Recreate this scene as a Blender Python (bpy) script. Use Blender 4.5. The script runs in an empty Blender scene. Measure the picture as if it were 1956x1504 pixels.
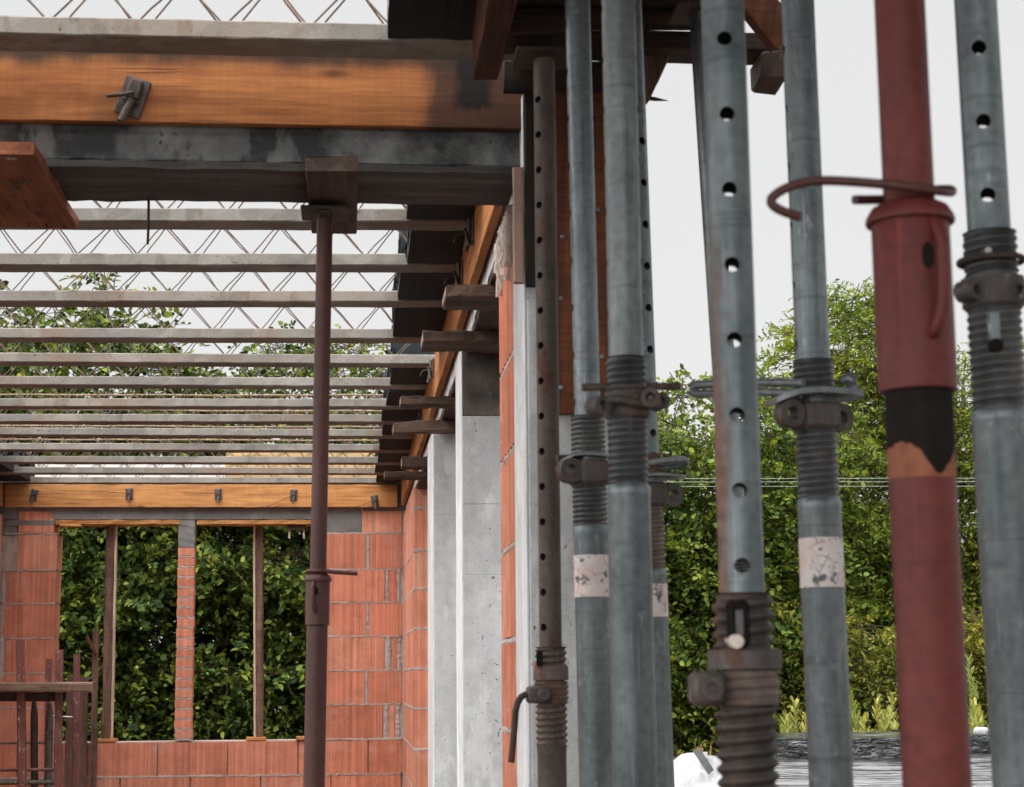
import bpy, bmesh, math, random
import numpy as np
from mathutils import Vector, Matrix

random.seed(7)
SC = bpy.context.scene
COL = SC.collection

# ------------------------------------------------------------------ camera
W, H, F = 1956.0, 1504.0, 3500.0          # photograph size, focal length in its pixels
CX, CY = W / 2, H / 2
EYE = Vector((0, 0, 1.3))
ey = Vector((665 - CX, -(1295 - CY), -F)).normalized()        # where lines running into the picture meet
ez = Vector((-190.0, 0, -F)); ez.y = -(ey.x * ez.x + ey.z * ez.z) / ey.y
ez.normalize()
ex = ey.cross(ez)
RCW = Matrix((ex, ey, ez))                                    # camera axes -> world
cam_d = bpy.data.cameras.new("camera")
cam = bpy.data.objects.new("camera", cam_d)
COL.objects.link(cam)
cam.matrix_world = Matrix.Translation(EYE) @ RCW.to_4x4()
cam_d.sensor_width = 36.0
cam_d.lens = 36.0 * F / W
cam_d.clip_start, cam_d.clip_end = 0.05, 500
cam_d.dof.use_dof = True
cam_d.dof.focus_distance = 8.0
cam_d.dof.aperture_fstop = 11.5
SC.camera = cam

# ------------------------------------------------------------------ sky and light
world = bpy.data.worlds.new("World")
SC.world = world
world.use_nodes = True
SUN_EL, SUN_AZ = math.radians(60), math.radians(232)          # azimuth clockwise from +Y
wn = world.node_tree
wn.nodes.clear()
w_out = wn.nodes.new("ShaderNodeOutputWorld")
w_bg = wn.nodes.new("ShaderNodeBackground")
w_sky = wn.nodes.new("ShaderNodeTexSky")
w_sky.sky_type = 'NISHITA'
w_sky.sun_disc = False
w_sky.sun_elevation = SUN_EL
w_sky.sun_rotation = SUN_AZ
w_hsv = wn.nodes.new("ShaderNodeHueSaturation")
w_hsv.inputs['Saturation'].default_value = 0.10
wn.links.new(w_sky.outputs[0], w_hsv.inputs['Color'])
# overcast: an even white cloud sheet, brighter towards the zenith
w_geo = wn.nodes.new("ShaderNodeTexCoord")
w_sep = wn.nodes.new("ShaderNodeSeparateXYZ")
wn.links.new(w_geo.outputs['Generated'], w_sep.inputs[0])
w_ramp = wn.nodes.new("ShaderNodeValToRGB")
SKY_LOW, SKY_TOP, SKY_GLOW = 1.62, 4.8, 4.6
w_ramp.color_ramp.elements[0].position = 0.42
w_ramp.color_ramp.elements[0].color = (1, 1, 1, 1)
w_ramp.color_ramp.elements[1].position = 0.92
w_ramp.color_ramp.elements[1].color = (SKY_TOP / SKY_LOW, SKY_TOP / SKY_LOW * 1.0, SKY_TOP / SKY_LOW * 1.01, 1)
wn.links.new(w_sep.outputs['Z'], w_ramp.inputs[0])
w_mul = wn.nodes.new("ShaderNodeVectorMath"); w_mul.operation = 'SCALE'
w_mul.inputs['Scale'].default_value = SKY_LOW
wn.links.new(w_ramp.outputs[0], w_mul.inputs[0])
w_mix = wn.nodes.new("ShaderNodeMix"); w_mix.data_type = 'RGBA'
w_mix.inputs[0].default_value = 0.96
wn.links.new(w_hsv.outputs[0], w_mix.inputs[6])
# ... and brighter around the veiled sun, behind the viewer on the left
w_dot = wn.nodes.new("ShaderNodeVectorMath"); w_dot.operation = 'DOT_PRODUCT'
w_dot.inputs[1].default_value = Vector((-0.78, -0.40, 0.62)).normalized()
wn.links.new(w_geo.outputs['Generated'], w_dot.inputs[0])
w_gr = wn.nodes.new("ShaderNodeValToRGB")
w_gr.color_ramp.interpolation = 'EASE'
w_gr.color_ramp.elements[0].position = 0.05; w_gr.color_ramp.elements[0].color = (0, 0, 0, 1)
w_gr.color_ramp.elements[1].position = 0.95; w_gr.color_ramp.elements[1].color = (1, 0.99, 0.97, 1)
wn.links.new(w_dot.outputs['Value'], w_gr.inputs[0])
w_gs = wn.nodes.new("ShaderNodeVectorMath"); w_gs.operation = 'SCALE'
w_gs.inputs['Scale'].default_value = SKY_GLOW
wn.links.new(w_gr.outputs[0], w_gs.inputs[0])
w_add = wn.nodes.new("ShaderNodeVectorMath"); w_add.operation = 'ADD'
wn.links.new(w_mul.outputs[0], w_add.inputs[0]); wn.links.new(w_gs.outputs[0], w_add.inputs[1])
wn.links.new(w_add.outputs[0], w_mix.inputs[7])
wn.links.new(w_mix.outputs[2], w_bg.inputs['Color'])
w_bg.inputs['Strength'].default_value = 0.15
wn.links.new(w_bg.outputs[0], w_out.inputs[0])

sun_d = bpy.data.lights.new("sun", 'SUN')
sun_d.energy = 1.0
sun_d.angle = math.radians(70)
sun_d.color = (1.0, 0.97, 0.93)
sun = bpy.data.objects.new("sun", sun_d)
COL.objects.link(sun)
sd = Vector((math.sin(SUN_AZ) * math.cos(SUN_EL), math.cos(SUN_AZ) * math.cos(SUN_EL), math.sin(SUN_EL)))
sun.rotation_euler = sd.to_track_quat('Z', 'Y').to_euler()

SC.view_settings.view_transform = 'Standard'
SC.view_settings.look = 'None'
SC.view_settings.gamma = 1.0
SC.view_settings.exposure = 1.65
SC.render.engine = 'CYCLES'
SC.cycles.max_bounces = 8
SC.cycles.diffuse_bounces = 4
SC.cycles.use_denoising = True


# ------------------------------------------------------------------ measuring helpers
def ray(u, v):
    return RCW @ Vector((u - CX, CY - v, -F))

def at_y(u, v, y):
    d = ray(u, v); return EYE + d * (y / d.y)

def at_x(u, v, x):
    d = ray(u, v); return EYE + d * (x / d.x)

def at_z(u, v, z):
    d = ray(u, v); return EYE + d * ((z - EYE.z) / d.z)


# ------------------------------------------------------------------ mesh helpers
class MB:
    """collects shapes and links them as one mesh object"""
    def __init__(s):
        s.v, s.f = [], []

    def add(s, vs, fs):
        o = len(s.v)
        s.v.extend([Vector(p) for p in vs])
        s.f.extend([tuple(i + o for i in f) for f in fs])
        return s

    def bmesh_add(s, bm, mat=None):
        bm.verts.index_update()
        vs = [(mat @ v.co) if mat else v.co.copy() for v in bm.verts]
        fs = [[v.index for v in f.verts] for f in bm.faces]
        s.add(vs, fs); bm.free(); return s

    def box(s, x0, x1, y0, y1, z0, z1, c=0.0, mat=None):
        bm = bmesh.new()
        bmesh.ops.create_cube(bm, size=1.0)
        sx, sy, sz = abs(x1 - x0), abs(y1 - y0), abs(z1 - z0)
        for v in bm.verts:
            v.co = Vector(((x0 + x1) / 2 + v.co.x * sx, (y0 + y1) / 2 + v.co.y * sy, (z0 + z1) / 2 + v.co.z * sz))
        c = min(c, 0.3 * min(sx, sy, sz))
        if c > 0:
            bmesh.ops.bevel(bm, geom=bm.edges[:], offset=c, segments=1, affect='EDGES', profile=0.5)
        return s.bmesh_add(bm, mat)

    def sweep(s, pts, prof, up=(0, 0, 1), jit=0.0, rng=random, caps=True, scale=None):
        """prof: 2D (side, up) outline swept along pts"""
        up = Vector(up); n = len(prof); vs = []
        m = len(pts)
        for i, p in enumerate(pts):
            p = Vector(p)
            a = Vector(pts[max(i - 1, 0)]); b = Vector(pts[min(i + 1, m - 1)])
            t = (b - a).normalized()
            side = t.cross(up)
            if side.length < 1e-5:
                side = t.cross(Vector((1, 0, 0)))
            side.normalize(); u2 = side.cross(t).normalized()
            k = scale[i] if scale else 1.0
            for (a_, b_) in prof:
                j = Vector((rng.gauss(0, jit), rng.gauss(0, jit), rng.gauss(0, jit))) if jit else Vector()
                vs.append(p + side * a_ * k + u2 * b_ * k + j)
        fs = []
        for i in range(m - 1):
            for j in range(n):
                j2 = (j + 1) % n
                fs.append((i * n + j, i * n + j2, (i + 1) * n + j2, (i + 1) * n + j))
        if caps:
            fs.append(tuple(reversed(range(n)))); fs.append(tuple((m - 1) * n + j for j in range(n)))
        return s.add(vs, fs)

    def plank(s, a, b, w, h, up=(0, 0, 1), jit=0.001, c=0.003, seg=None, rng=random):
        """bar of w (sideways) x h (along up) with worn edges from a to b (axis through its middle)"""
        a, b = Vector(a), Vector(b)
        L = (b - a).length
        seg = seg or max(2, min(60, int(L / 0.06)))
        pts = [a.lerp(b, i / seg) for i in range(seg + 1)]
        hw, hh = w / 2, h / 2
        prof = [(-hw + c, -hh), (hw - c, -hh), (hw, -hh + c), (hw, hh - c), (hw - c, hh), (-hw + c, hh), (-hw, hh - c), (-hw, -hh + c)]
        return s.sweep(pts, prof, up, jit, rng)

    def rod(s, pts, r, n=10, jit=0.0, scale=None):
        prof = [(r * math.cos(2 * math.pi * i / n), r * math.sin(2 * math.pi * i / n)) for i in range(n)]
        return s.sweep(pts, prof, (0.13, 0.21, 0.97), jit, scale=scale)

    def lathe(s, prof, n=40, caps=True, ctr=(0, 0, 0)):
        """prof: (r, z) from bottom to top round local z"""
        c = Vector(ctr)
        vs = [c + Vector((r * math.cos(2 * math.pi * i / n), r * math.sin(2 * math.pi * i / n), z)) for (r, z) in prof for i in range(n)]
        fs = []
        for k in range(len(prof) - 1):
            for i in range(n):
                j = (i + 1) % n
                fs.append((k * n + i, k * n + j, (k + 1) * n + j, (k + 1) * n + i))
        if caps:
            fs.append(tuple(reversed(range(n)))); fs.append(tuple((len(prof) - 1) * n + i for i in range(n)))
        return s.add(vs, fs)

    def thread(s, r, z0, z1, pitch, depth, n=40, k=8):
        """helical ridges"""
        rows = int((z1 - z0) / pitch * k)
        vs, fs = [], []
        for i in range(n):
            for j in range(rows + 1):
                ph = 2 * math.pi * j / k
                rr = r - depth * (0.5 - 0.5 * math.cos(ph)) ** 1.3
                z = z0 + j * pitch / k + pitch * i / n
                a = 2 * math.pi * i / n
                vs.append((rr * math.cos(a), rr * math.sin(a), min(z, z1 + pitch)))
        R = rows + 1
        for i in range(n - 1):
            for j in range(rows):
                fs.append((i * R + j, (i + 1) * R + j, (i + 1) * R + j + 1, i * R + j + 1))
        for j in range(rows - k):
            fs.append(((n - 1) * R + j, j + k, j + k + 1, (n - 1) * R + j + 1))
        s.add(vs, fs)
        return s

    def torus(s, ctr, R, r, axis='Z', n=28, m=10, a0=0.0, a1=2 * math.pi):
        c = Vector(ctr); vs = []; fs = []
        full = abs(a1 - a0 - 2 * math.pi) < 1e-6
        cols = n if full else n + 1
        for i in range(cols):
            a = a0 + (a1 - a0) * i / n
            for j in range(m):
                b = 2 * math.pi * j / m
                x, y, z = (R + r * math.cos(b)) * math.cos(a), (R + r * math.cos(b)) * math.sin(a), r * math.sin(b)
                p = Vector((x, y, z)) if axis == 'Z' else (Vector((x, -z, y)) if axis == 'Y' else Vector((z, x, y)))
                vs.append(c + p)
        for i in range(n if full else n):
            i2 = (i + 1) % cols if full else i + 1
            for j in range(m):
                j2 = (j + 1) % m
                fs.append((i * m + j, i2 * m + j, i2 * m + j2, i * m + j2))
        if not full:
            fs.append(tuple(reversed(range(m)))); fs.append(tuple(n * m + j for j in range(m)))
        return s.add(vs, fs)

    def build(s, name, mat, parent=None, smooth=False, local=False):
        """verts are world points unless local; a child is stored relative to its thing, a lone mesh gets its origin at its base"""
        if parent is not None and not local:
            o = parent.location.copy()
            pp = parent.parent
            while pp is not None:
                o += pp.location; pp = pp.parent
            org = Vector()
        elif parent is None:
            lo = Vector([min(v[i] for v in s.v) for i in range(3)]); hi = Vector([max(v[i] for v in s.v) for i in range(3)])
            o = Vector(((lo.x + hi.x) / 2, (lo.y + hi.y) / 2, lo.z)); org = o
        else:
            o = Vector(); org = Vector()
        me = bpy.data.meshes.new(name)
        me.from_pydata([v - o for v in s.v], [], s.f)
        bm = bmesh.new(); bm.from_mesh(me)
        bmesh.ops.recalc_face_normals(bm, faces=bm.faces)
        bm.to_mesh(me); bm.free()
        if smooth:
            me.polygons.foreach_set("use_smooth", [True] * len(me.polygons))
            try:
                me.set_sharp_from_angle(angle=math.radians(38))
            except Exception:
                pass
        me.materials.append(mat)
        ob = bpy.data.objects.new(name, me)
        COL.objects.link(ob)
        ob.location = org
        if parent is not None:
            ob.parent = parent
        return ob


def tag(o, label, cat, group=None, kind='thing'):
    if label: o["label"] = label
    if cat: o["category"] = cat
    if group: o["group"] = group
    if kind: o["kind"] = kind
    return o

def thing(name, loc, label, cat, group=None):
    o = bpy.data.objects.new(name, None)
    o.empty_display_size = 0.1
    COL.objects.link(o)
    o.location = Vector(loc)
    return tag(o, label, cat, group)

def copy_tree(root, label=None, parent=None):
    c = root.copy(); COL.objects.link(c)
    if label: c["label"] = label
    if parent is not None:
        c.parent = parent
    for ch in list(root.children):
        copy_tree(ch, None, c)
    return c

def structure(o):
    o["kind"] = "structure"; return o


# ------------------------------------------------------------------ materials
class Mat:
    def __init__(s, name, rough=0.8, metal=0.0, spec=0.4):
        s.m = bpy.data.materials.new(name); s.m.use_nodes = True
        s.t = s.m.node_tree; s.n = s.t.nodes; s.n.clear()
        s.out = s.n.new("ShaderNodeOutputMaterial"); s.b = s.n.new("ShaderNodeBsdfPrincipled")
        s.t.links.new(s.b.outputs[0], s.out.inputs[0])
        s.b.inputs['Roughness'].default_value = rough
        s.b.inputs['Metallic'].default_value = metal
        s.b.inputs['Specular IOR Level'].default_value = spec
        tc = s.n.new("ShaderNodeTexCoord"); oi = s.n.new("ShaderNodeObjectInfo")
        va = s.n.new("ShaderNodeVectorMath"); va.operation = 'MULTIPLY_ADD'
        cmb = s.n.new("ShaderNodeCombineXYZ")
        for k in range(3):
            s.t.links.new(oi.outputs['Random'], cmb.inputs[k])
        va.inputs[1].default_value = (37.0, 53.0, 71.0)
        s.t.links.new(cmb.outputs[0], va.inputs[0]); s.t.links.new(tc.outputs['Object'], va.inputs[2])
        s.co = va.outputs[0]; s.raw = tc.outputs['Object']; s.rnd = oi.outputs['Random']

    def L(s, a, b):
        s.t.links.new(a, b)

    def map(s, scale, raw=False):
        m = s.n.new("ShaderNodeMapping"); m.inputs['Scale'].default_value = scale
        s.L(s.raw if raw else s.co, m.inputs['Vector']); return m.outputs[0]

    def noise(s, scale=5.0, detail=4.0, rough=0.55, vec=None, dist=0.0):
        n = s.n.new("ShaderNodeTexNoise")
        n.inputs['Scale'].default_value = scale; n.inputs['Detail'].default_value = detail
        n.inputs['Roughness'].default_value = rough; n.inputs['Distortion'].default_value = dist
        s.L(vec if vec is not None else s.co, n.inputs['Vector']); return n.outputs[0]

    def voro(s, scale, vec=None, feature='F1'):
        n = s.n.new("ShaderNodeTexVoronoi"); n.inputs['Scale'].default_value = scale; n.feature = feature
        s.L(vec if vec is not None else s.co, n.inputs['Vector']); return n.outputs['Distance']

    def island(s):
        g = s.n.new("ShaderNodeNewGeometry"); return g.outputs['Random Per Island']

    def ramp(s, fac, stops, interp='LINEAR'):
        r = s.n.new("ShaderNodeValToRGB"); e = r.color_ramp.elements
        r.color_ramp.interpolation = interp
        while len(e) < len(stops): e.new(0.5)
        for k, (p, c) in enumerate(stops):
            e[k].position = p
            e[k].color = (c, c, c, 1) if isinstance(c, (int, float)) else (c[0], c[1], c[2], 1)
        s.L(fac, r.inputs[0]); return r.outputs[0]

    def mix(s, a, b, fac, mode='MIX'):
        m = s.n.new("ShaderNodeMix"); m.data_type = 'RGBA'; m.blend_type = mode; m.clamp_factor = True
        for k, val in ((0, fac), (6, a), (7, b)):
            sock = m.inputs[k]
            if isinstance(val, (int, float)):
                sock.default_value = val if k == 0 else (val, val, val, 1)
            elif isinstance(val, tuple):
                sock.default_value = (*val, 1)
            else:
                s.L(val, sock)
        return m.outputs[2]

    def math(s, op, a, b=0.0):
        m = s.n.new("ShaderNodeMath"); m.operation = op
        for k, val in enumerate((a, b)):
            if isinstance(val, (int, float)): m.inputs[k].default_value = val
            else: s.L(val, m.inputs[k])
        return m.outputs[0]

    def color(s, c):
        if isinstance(c, tuple): s.b.inputs['Base Color'].default_value = (*c, 1)
        else: s.L(c, s.b.inputs['Base Color'])
        return s

    def bump(s, h, strength=0.3, dist=0.01):
        b = s.n.new("ShaderNodeBump"); b.inputs['Strength'].default_value = strength; b.inputs['Distance'].default_value = dist
        s.L(h, b.inputs['Height']); s.L(b.outputs[0], s.b.inputs['Normal']); return s

    def roughness(s, h):
        s.L(h, s.b.inputs['Roughness']); return s


def wood(name, axis, dark, light, stain=(0.03, 0.02, 0.015), stain_amt=0.5, saw=0.3, grain=1.0, rough=0.75):
    m = Mat(name, rough=rough, spec=0.25)
    sc = {'X': (1.3, 16, 16), 'Y': (16, 1.3, 16), 'Z': (16, 16, 1.3)}[axis]
    sw = {'X': (120, 3.5, 3.5), 'Y': (3.5, 120, 3.5), 'Z': (3.5, 3.5, 120)}[axis]
    fine = {'X': (5, 90, 90), 'Y': (90, 5, 90), 'Z': (90, 90, 5)}[axis]
    g = m.noise(1.0, 5, 0.6, m.map(sc), 0.6)
    f = m.noise(1.0, 3, 0.6, m.map(fine))
    col = m.ramp(g, [(0.28, dark), (0.5, tuple(0.5 * (a + b) for a, b in zip(dark, light))), (0.68, light)])
    col = m.mix(col, m.ramp(f, [(0.3, 0.55), (0.6, 1.0)]), 0.75 * grain, 'MULTIPLY')
    s1 = m.noise(1.0, 3, 0.6, m.map(sw))
    col = m.mix(col, m.ramp(s1, [(0.38, 0.45), (0.58, 1.0)]), saw, 'MULTIPLY')
    st = m.noise(3.1, 6, 0.62)
    col = m.mix(col, stain, m.math('MULTIPLY', m.ramp(st, [(0.52, 0.0), (0.72, 1.0)]), stain_amt))
    kn = m.voro(1.0, m.map({'X': (2.2, 7, 7), 'Y': (7, 2.2, 7), 'Z': (7, 7, 2.2)}[axis]))
    col = m.mix(col, tuple(0.25 * c for c in dark), m.math('MULTIPLY', m.ramp(kn, [(0.035, 1.0), (0.10, 0.0)]), 0.8))
    ln = {'X': (2.2, 150, 150), 'Y': (150, 2.2, 150), 'Z': (150, 150, 2.2)}[axis]
    ck = m.ramp(m.noise(1.0, 2, 0.5, m.map(ln), 0.3), [(0.665, 0.0), (0.70, 1.0)])
    col = m.mix(col, tuple(0.3 * c for c in dark), m.math('MULTIPLY', ck, 0.75))
    m.color(col)
    m.bump(m.math('SUBTRACT', m.math('ADD', g, m.math('MULTIPLY', f, 0.6)), ck), 0.4, 0.004)
    return m.m


def concrete(name, lo, hi, pores=1.0, stain=None, stain_amt=0.0, pore_scale=34, axis=None, blotch=2.3):
    m = Mat(name, rough=0.88, spec=0.3)
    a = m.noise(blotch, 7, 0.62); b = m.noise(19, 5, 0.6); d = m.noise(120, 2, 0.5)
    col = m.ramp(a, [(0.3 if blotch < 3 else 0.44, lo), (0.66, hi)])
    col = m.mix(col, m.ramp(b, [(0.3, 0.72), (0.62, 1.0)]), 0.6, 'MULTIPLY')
    col = m.mix(col, m.ramp(d, [(0.3, 0.78), (0.6, 1.0)]), 0.5, 'MULTIPLY')
    if axis:
        st = m.noise(1.0, 4, 0.6, m.map({'Z': (9, 9, 0.7), 'X': (0.7, 9, 9)}[axis]))
        col = m.mix(col, m.ramp(st, [(0.34, 0.6), (0.6, 1.0)]), 0.5, 'MULTIPLY')
    vec = m.n.new("ShaderNodeVectorMath"); vec.operation = 'ADD'
    sc_ = m.n.new("ShaderNodeVectorMath"); sc_.operation = 'SCALE'; sc_.inputs['Scale'].default_value = 0.045
    nn = m.n.new("ShaderNodeTexNoise"); nn.inputs['Scale'].default_value = 30
    m.L(m.co, nn.inputs['Vector']); m.L(nn.outputs['Color'], sc_.inputs[0])
    m.L(m.co, vec.inputs[0]); m.L(sc_.outputs[0], vec.inputs[1])
    rs = m.ramp(m.noise(9, 3, .6), [(.35, .4), (.65, 1.25)])
    p1 = m.ramp(m.math('DIVIDE', m.voro(pore_scale, vec.outputs[0]), rs), [(0.11, 1.0), (0.19, 0.0)])
    gate = m.ramp(m.noise(4.2, 5, 0.7), [(0.47, 0.0), (0.53, 1.0)])
    p = m.math('MULTIPLY', p1, gate)
    p2 = m.ramp(m.voro(pore_scale * 2.6, vec.outputs[0]), [(0.10, 0.8), (0.2, 0.0)])
    p2 = m.math('MULTIPLY', p2, m.ramp(m.noise(4.3, 3, 0.6), [(0.48, 0.0), (0.6, 1.0)]))
    pp = m.math('MAXIMUM', p, p2)
    col = m.mix(col, (0.025, 0.025, 0.027), m.math('MULTIPLY', pp, 0.85 * pores))
    if stain:
        st = m.noise(1.7, 6, 0.65)
        col = m.mix(col, stain, m.math('MULTIPLY', m.ramp(st, [(0.48, 0.0), (0.64, 1.0)]), stain_amt))
    pt = m.ramp(m.noise(1.0, 6, .62, m.map((6, 6, 2.5))), [(.53, 0.0), (.57, 1.0)])
    col = m.mix(col, tuple(min(.9, c * 1.12) for c in hi), m.math('MULTIPLY', pt, .35))
    m.color(col)
    h = m.math('SUBTRACT', m.math('ADD', m.math('MULTIPLY', b, 0.5), m.math('MULTIPLY', d, 0.15)), m.math('MULTIPLY', pp, 0.8 * pores))
    m.bump(h, 0.5, 0.006)
    return m.m


def brick_mat(name, base, var=0.35):
    m = Mat(name, rough=0.85, spec=0.25)
    r = m.island()
    dk = tuple(c * (1 - var) for c in base); lt = tuple(min(1, c * (1 + var * 0.6)) for c in base)
    col = m.ramp(r, [(0.0, dk), (0.3, base), (0.6, (base[0] * 1.04, base[1] * 1.2, base[2] * 1.25)), (0.8, (base[0] * .92, base[1] * .85, base[2] * .8)), (1.0, lt)])
    st = m.noise(1.0, 2, 0.5, m.map((34, 34, 0.35)))
    col = m.mix(col, m.ramp(st, [(0.36, 0.74), (0.46, 0.96), (0.54, 1.0), (0.64, 1.26)]), 0.7, 'MULTIPLY')
    fine = m.noise(1.0, 2, 0.5, m.map((150, 150, 1.2)))
    col = m.mix(col, m.ramp(fine, [(0.32, 0.72), (0.5, 1.0)]), 0.5, 'MULTIPLY')
    a = m.noise(7.5, 7, 0.68)
    col = m.mix(col, m.ramp(a, [(0.3, 0.66), (0.56, 1.0), (.75, 1.12)]), 0.7, 'MULTIPLY')
    dust = m.ramp(m.noise(4.3, 8, 0.72), [(0.53, 0.0), (0.70, 1.0)])
    col = m.mix(col, (0.60, 0.44, 0.36), m.math('MULTIPLY', dust, 0.40))
    smear = m.ramp(m.noise(1.0, 8, 0.74, m.map((9, 9, 22))), [(0.63, 0.0), (0.68, 1.0)])
    col = m.mix(col, (0.42, 0.36, 0.33), m.math('MULTIPLY', smear, 0.6))
    ch = m.ramp(m.noise(24, 5, 0.7), [(0.70, 0.0), (0.74, 1.0)])
    col = m.mix(col, tuple(c * 0.45 for c in base), m.math('MULTIPLY', ch, 0.7))
    m.color(col)
    m.bump(m.math('SUBTRACT', m.math('ADD', a, m.math('MULTIPLY', m.noise(90, 3, 0.6), 0.4)), ch), 0.4, 0.004)
    return m.m


def metal_mat(name, lo, hi, rough=0.5, rust=0.0, metallic=0.55, rust_col=(0.14, 0.05, 0.025), spots=None, streak=0.4, side=None, spec=0.4):
    m = Mat(name, rough=rough, metal=metallic, spec=spec)
    a = m.noise(1.0, 7, 0.68, m.map((14, 14, 6))); b = m.noise(1.0, 5, 0.65, m.map((60, 60, 3.0)))
    col = m.ramp(a, [(0.3, lo), (0.68, hi)])
    col = m.mix(col, m.ramp(b, [(0.35, 0.5), (0.62, 1.1)]), streak, 'MULTIPLY')
    fl = m.voro(70)
    col = m.mix(col, m.ramp(fl, [(0.1, 0.7), (0.75, 1.2)]), 0.5, 'MULTIPLY')
    scr = m.ramp(m.noise(1.0, 2, 0.5, m.map((210, 210, 5))), [(0.66, 0.0), (0.72, 1.0)])
    col = m.mix(col, tuple(min(1, c * 1.7) for c in hi), m.math('MULTIPLY', scr, 0.45))
    ring = m.ramp(m.noise(1.0, 3, 0.6, m.map((5, 5, 75))), [(0.60, 0.0), (0.68, 1.0)])
    col = m.mix(col, tuple(c * 0.5 for c in lo), m.math('MULTIPLY', ring, 0.35))
    if rust > 0:
        rn = m.noise(1.0, 8, 0.72, m.map((16, 16, 5)))
        t = 0.74 - 0.42 * rust
        fac = m.ramp(rn, [(t - 0.03, 0.0), (t + 0.05, 1.0)])
        if side:
            sx = m.n.new("ShaderNodeSeparateXYZ"); m.L(m.raw, sx.inputs[0])
            xx = m.math('ADD', sx.outputs['X'], m.math('MULTIPLY', m.math('SUBTRACT', m.noise(1.0, 6, .65, m.map((40, 40, 9))), .5), .035))
            fac = m.math('MAXIMUM', m.math('MULTIPLY', fac, .5), m.math('MULTIPLY', m.ramp(m.math('ADD', m.math('MULTIPLY', xx, 10.0), .5), [(.5 + side[0] * 10, 1.0), (.5 + side[1] * 10, 0.0)]), m.math('MULTIPLY', .85, m.ramp(m.math('MULTIPLY', sx.outputs['Z'], .25), [(1.55 / 4, 1.0), (1.85 / 4, 0.0)]))))
        rc = m.ramp(m.noise(60, 5, 0.65), [(0.3, tuple(c * 0.45 for c in rust_col)), (0.7, tuple(min(1, c * 1.5) for c in rust_col))])
        col = m.mix(col, rc, fac)
        m.roughness(m.ramp(fac, [(0.0, rough), (1.0, 0.9)]))
        m.L(m.ramp(fac, [(0.0, metallic), (1.0, 0.0)]), m.b.inputs['Metallic'])
    if spots:
        sp = m.noise(1.0, 7, 0.72, m.map((46, 46, 26)))
        col = m.mix(col, spots, m.math('MULTIPLY', m.ramp(sp, [(0.60, 0.0), (0.645, 1.0)]), .85))
    m.color(col)
    m.bump(m.math('ADD', a, m.math('MULTIPLY', m.noise(110, 4, 0.65), 0.6)), 0.28, 0.003)
    return m.m


def paint_band_mat(name):
    m = Mat(name, rough=0.7, spec=0.3)
    v = m.n.new("ShaderNodeVectorMath"); v.operation = 'ADD'
    sc_ = m.n.new("ShaderNodeVectorMath"); sc_.operation = 'SCALE'; sc_.inputs['Scale'].default_value = .02
    nn = m.n.new("ShaderNodeTexNoise"); nn.inputs['Scale'].default_value = 60; nn.inputs['Detail'].default_value = 5
    m.L(m.co, nn.inputs['Vector']); m.L(nn.outputs['Color'], sc_.inputs[0]); m.L(m.co, v.inputs[0]); m.L(sc_.outputs[0], v.inputs[1])
    cr = m.ramp(m.voro(48, v.outputs[0], 'DISTANCE_TO_EDGE'), [(.02, 1.0), (.055, 0.0)])
    cr = m.math('MULTIPLY', cr, m.ramp(m.noise(30, 4, .6), [(.50, 0.0), (.58, 1.0)]))
    chip = m.ramp(m.noise(1.0, 6, 0.7, m.map((46, 46, 46))), [(0.575, 0.0), (0.60, 1.0)])
    fl = m.math('MAXIMUM', m.math('MULTIPLY', cr, .7), chip)
    pk = m.ramp(m.noise(14, 4, 0.6), [(0.42, 0.0), (0.66, 1.0)])
    col = m.mix((0.76, 0.71, 0.70), (0.66, 0.44, 0.38), m.math('MULTIPLY', pk, 0.7))
    col = m.mix(col, m.ramp(m.noise(60, 4, .6), [(.3, .8), (.6, 1.0)]), .6, 'MULTIPLY')
    col = m.mix(col, (0.13, 0.135, 0.14), fl)
    m.color(col); m.bump(fl, 0.4, 0.002)
    return m.m


def leaf_mat(name, cols, trans=0.35):
    m = Mat(name, rough=0.58, spec=0.2)
    r = m.island()
    n = len(cols)
    col = m.ramp(r, [(i / (n - 1), c) for i, c in enumerate(cols)])
    pn = m.noise(1.3, 3, 0.5)
    col = m.mix(col, m.ramp(pn, [(0.36, (0.55, 0.72, 0.62)), (0.62, (1.12, 1.05, 0.85))]), 0.7, 'MULTIPLY')
    m.color(col)
    tr = m.n.new("ShaderNodeBsdfTranslucent"); mx = m.n.new("ShaderNodeMixShader")
    tcol = m.mix(col, (1.15, 1.0, 0.5), 1.0, 'MULTIPLY')
    m.L(tcol, tr.inputs[0]); mx.inputs[0].default_value = trans
    m.L(m.b.outputs[0], mx.inputs[1]); m.L(tr.outputs[0], mx.inputs[2]); m.L(mx.outputs[0], m.out.inputs[0])
    return m.m


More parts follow.
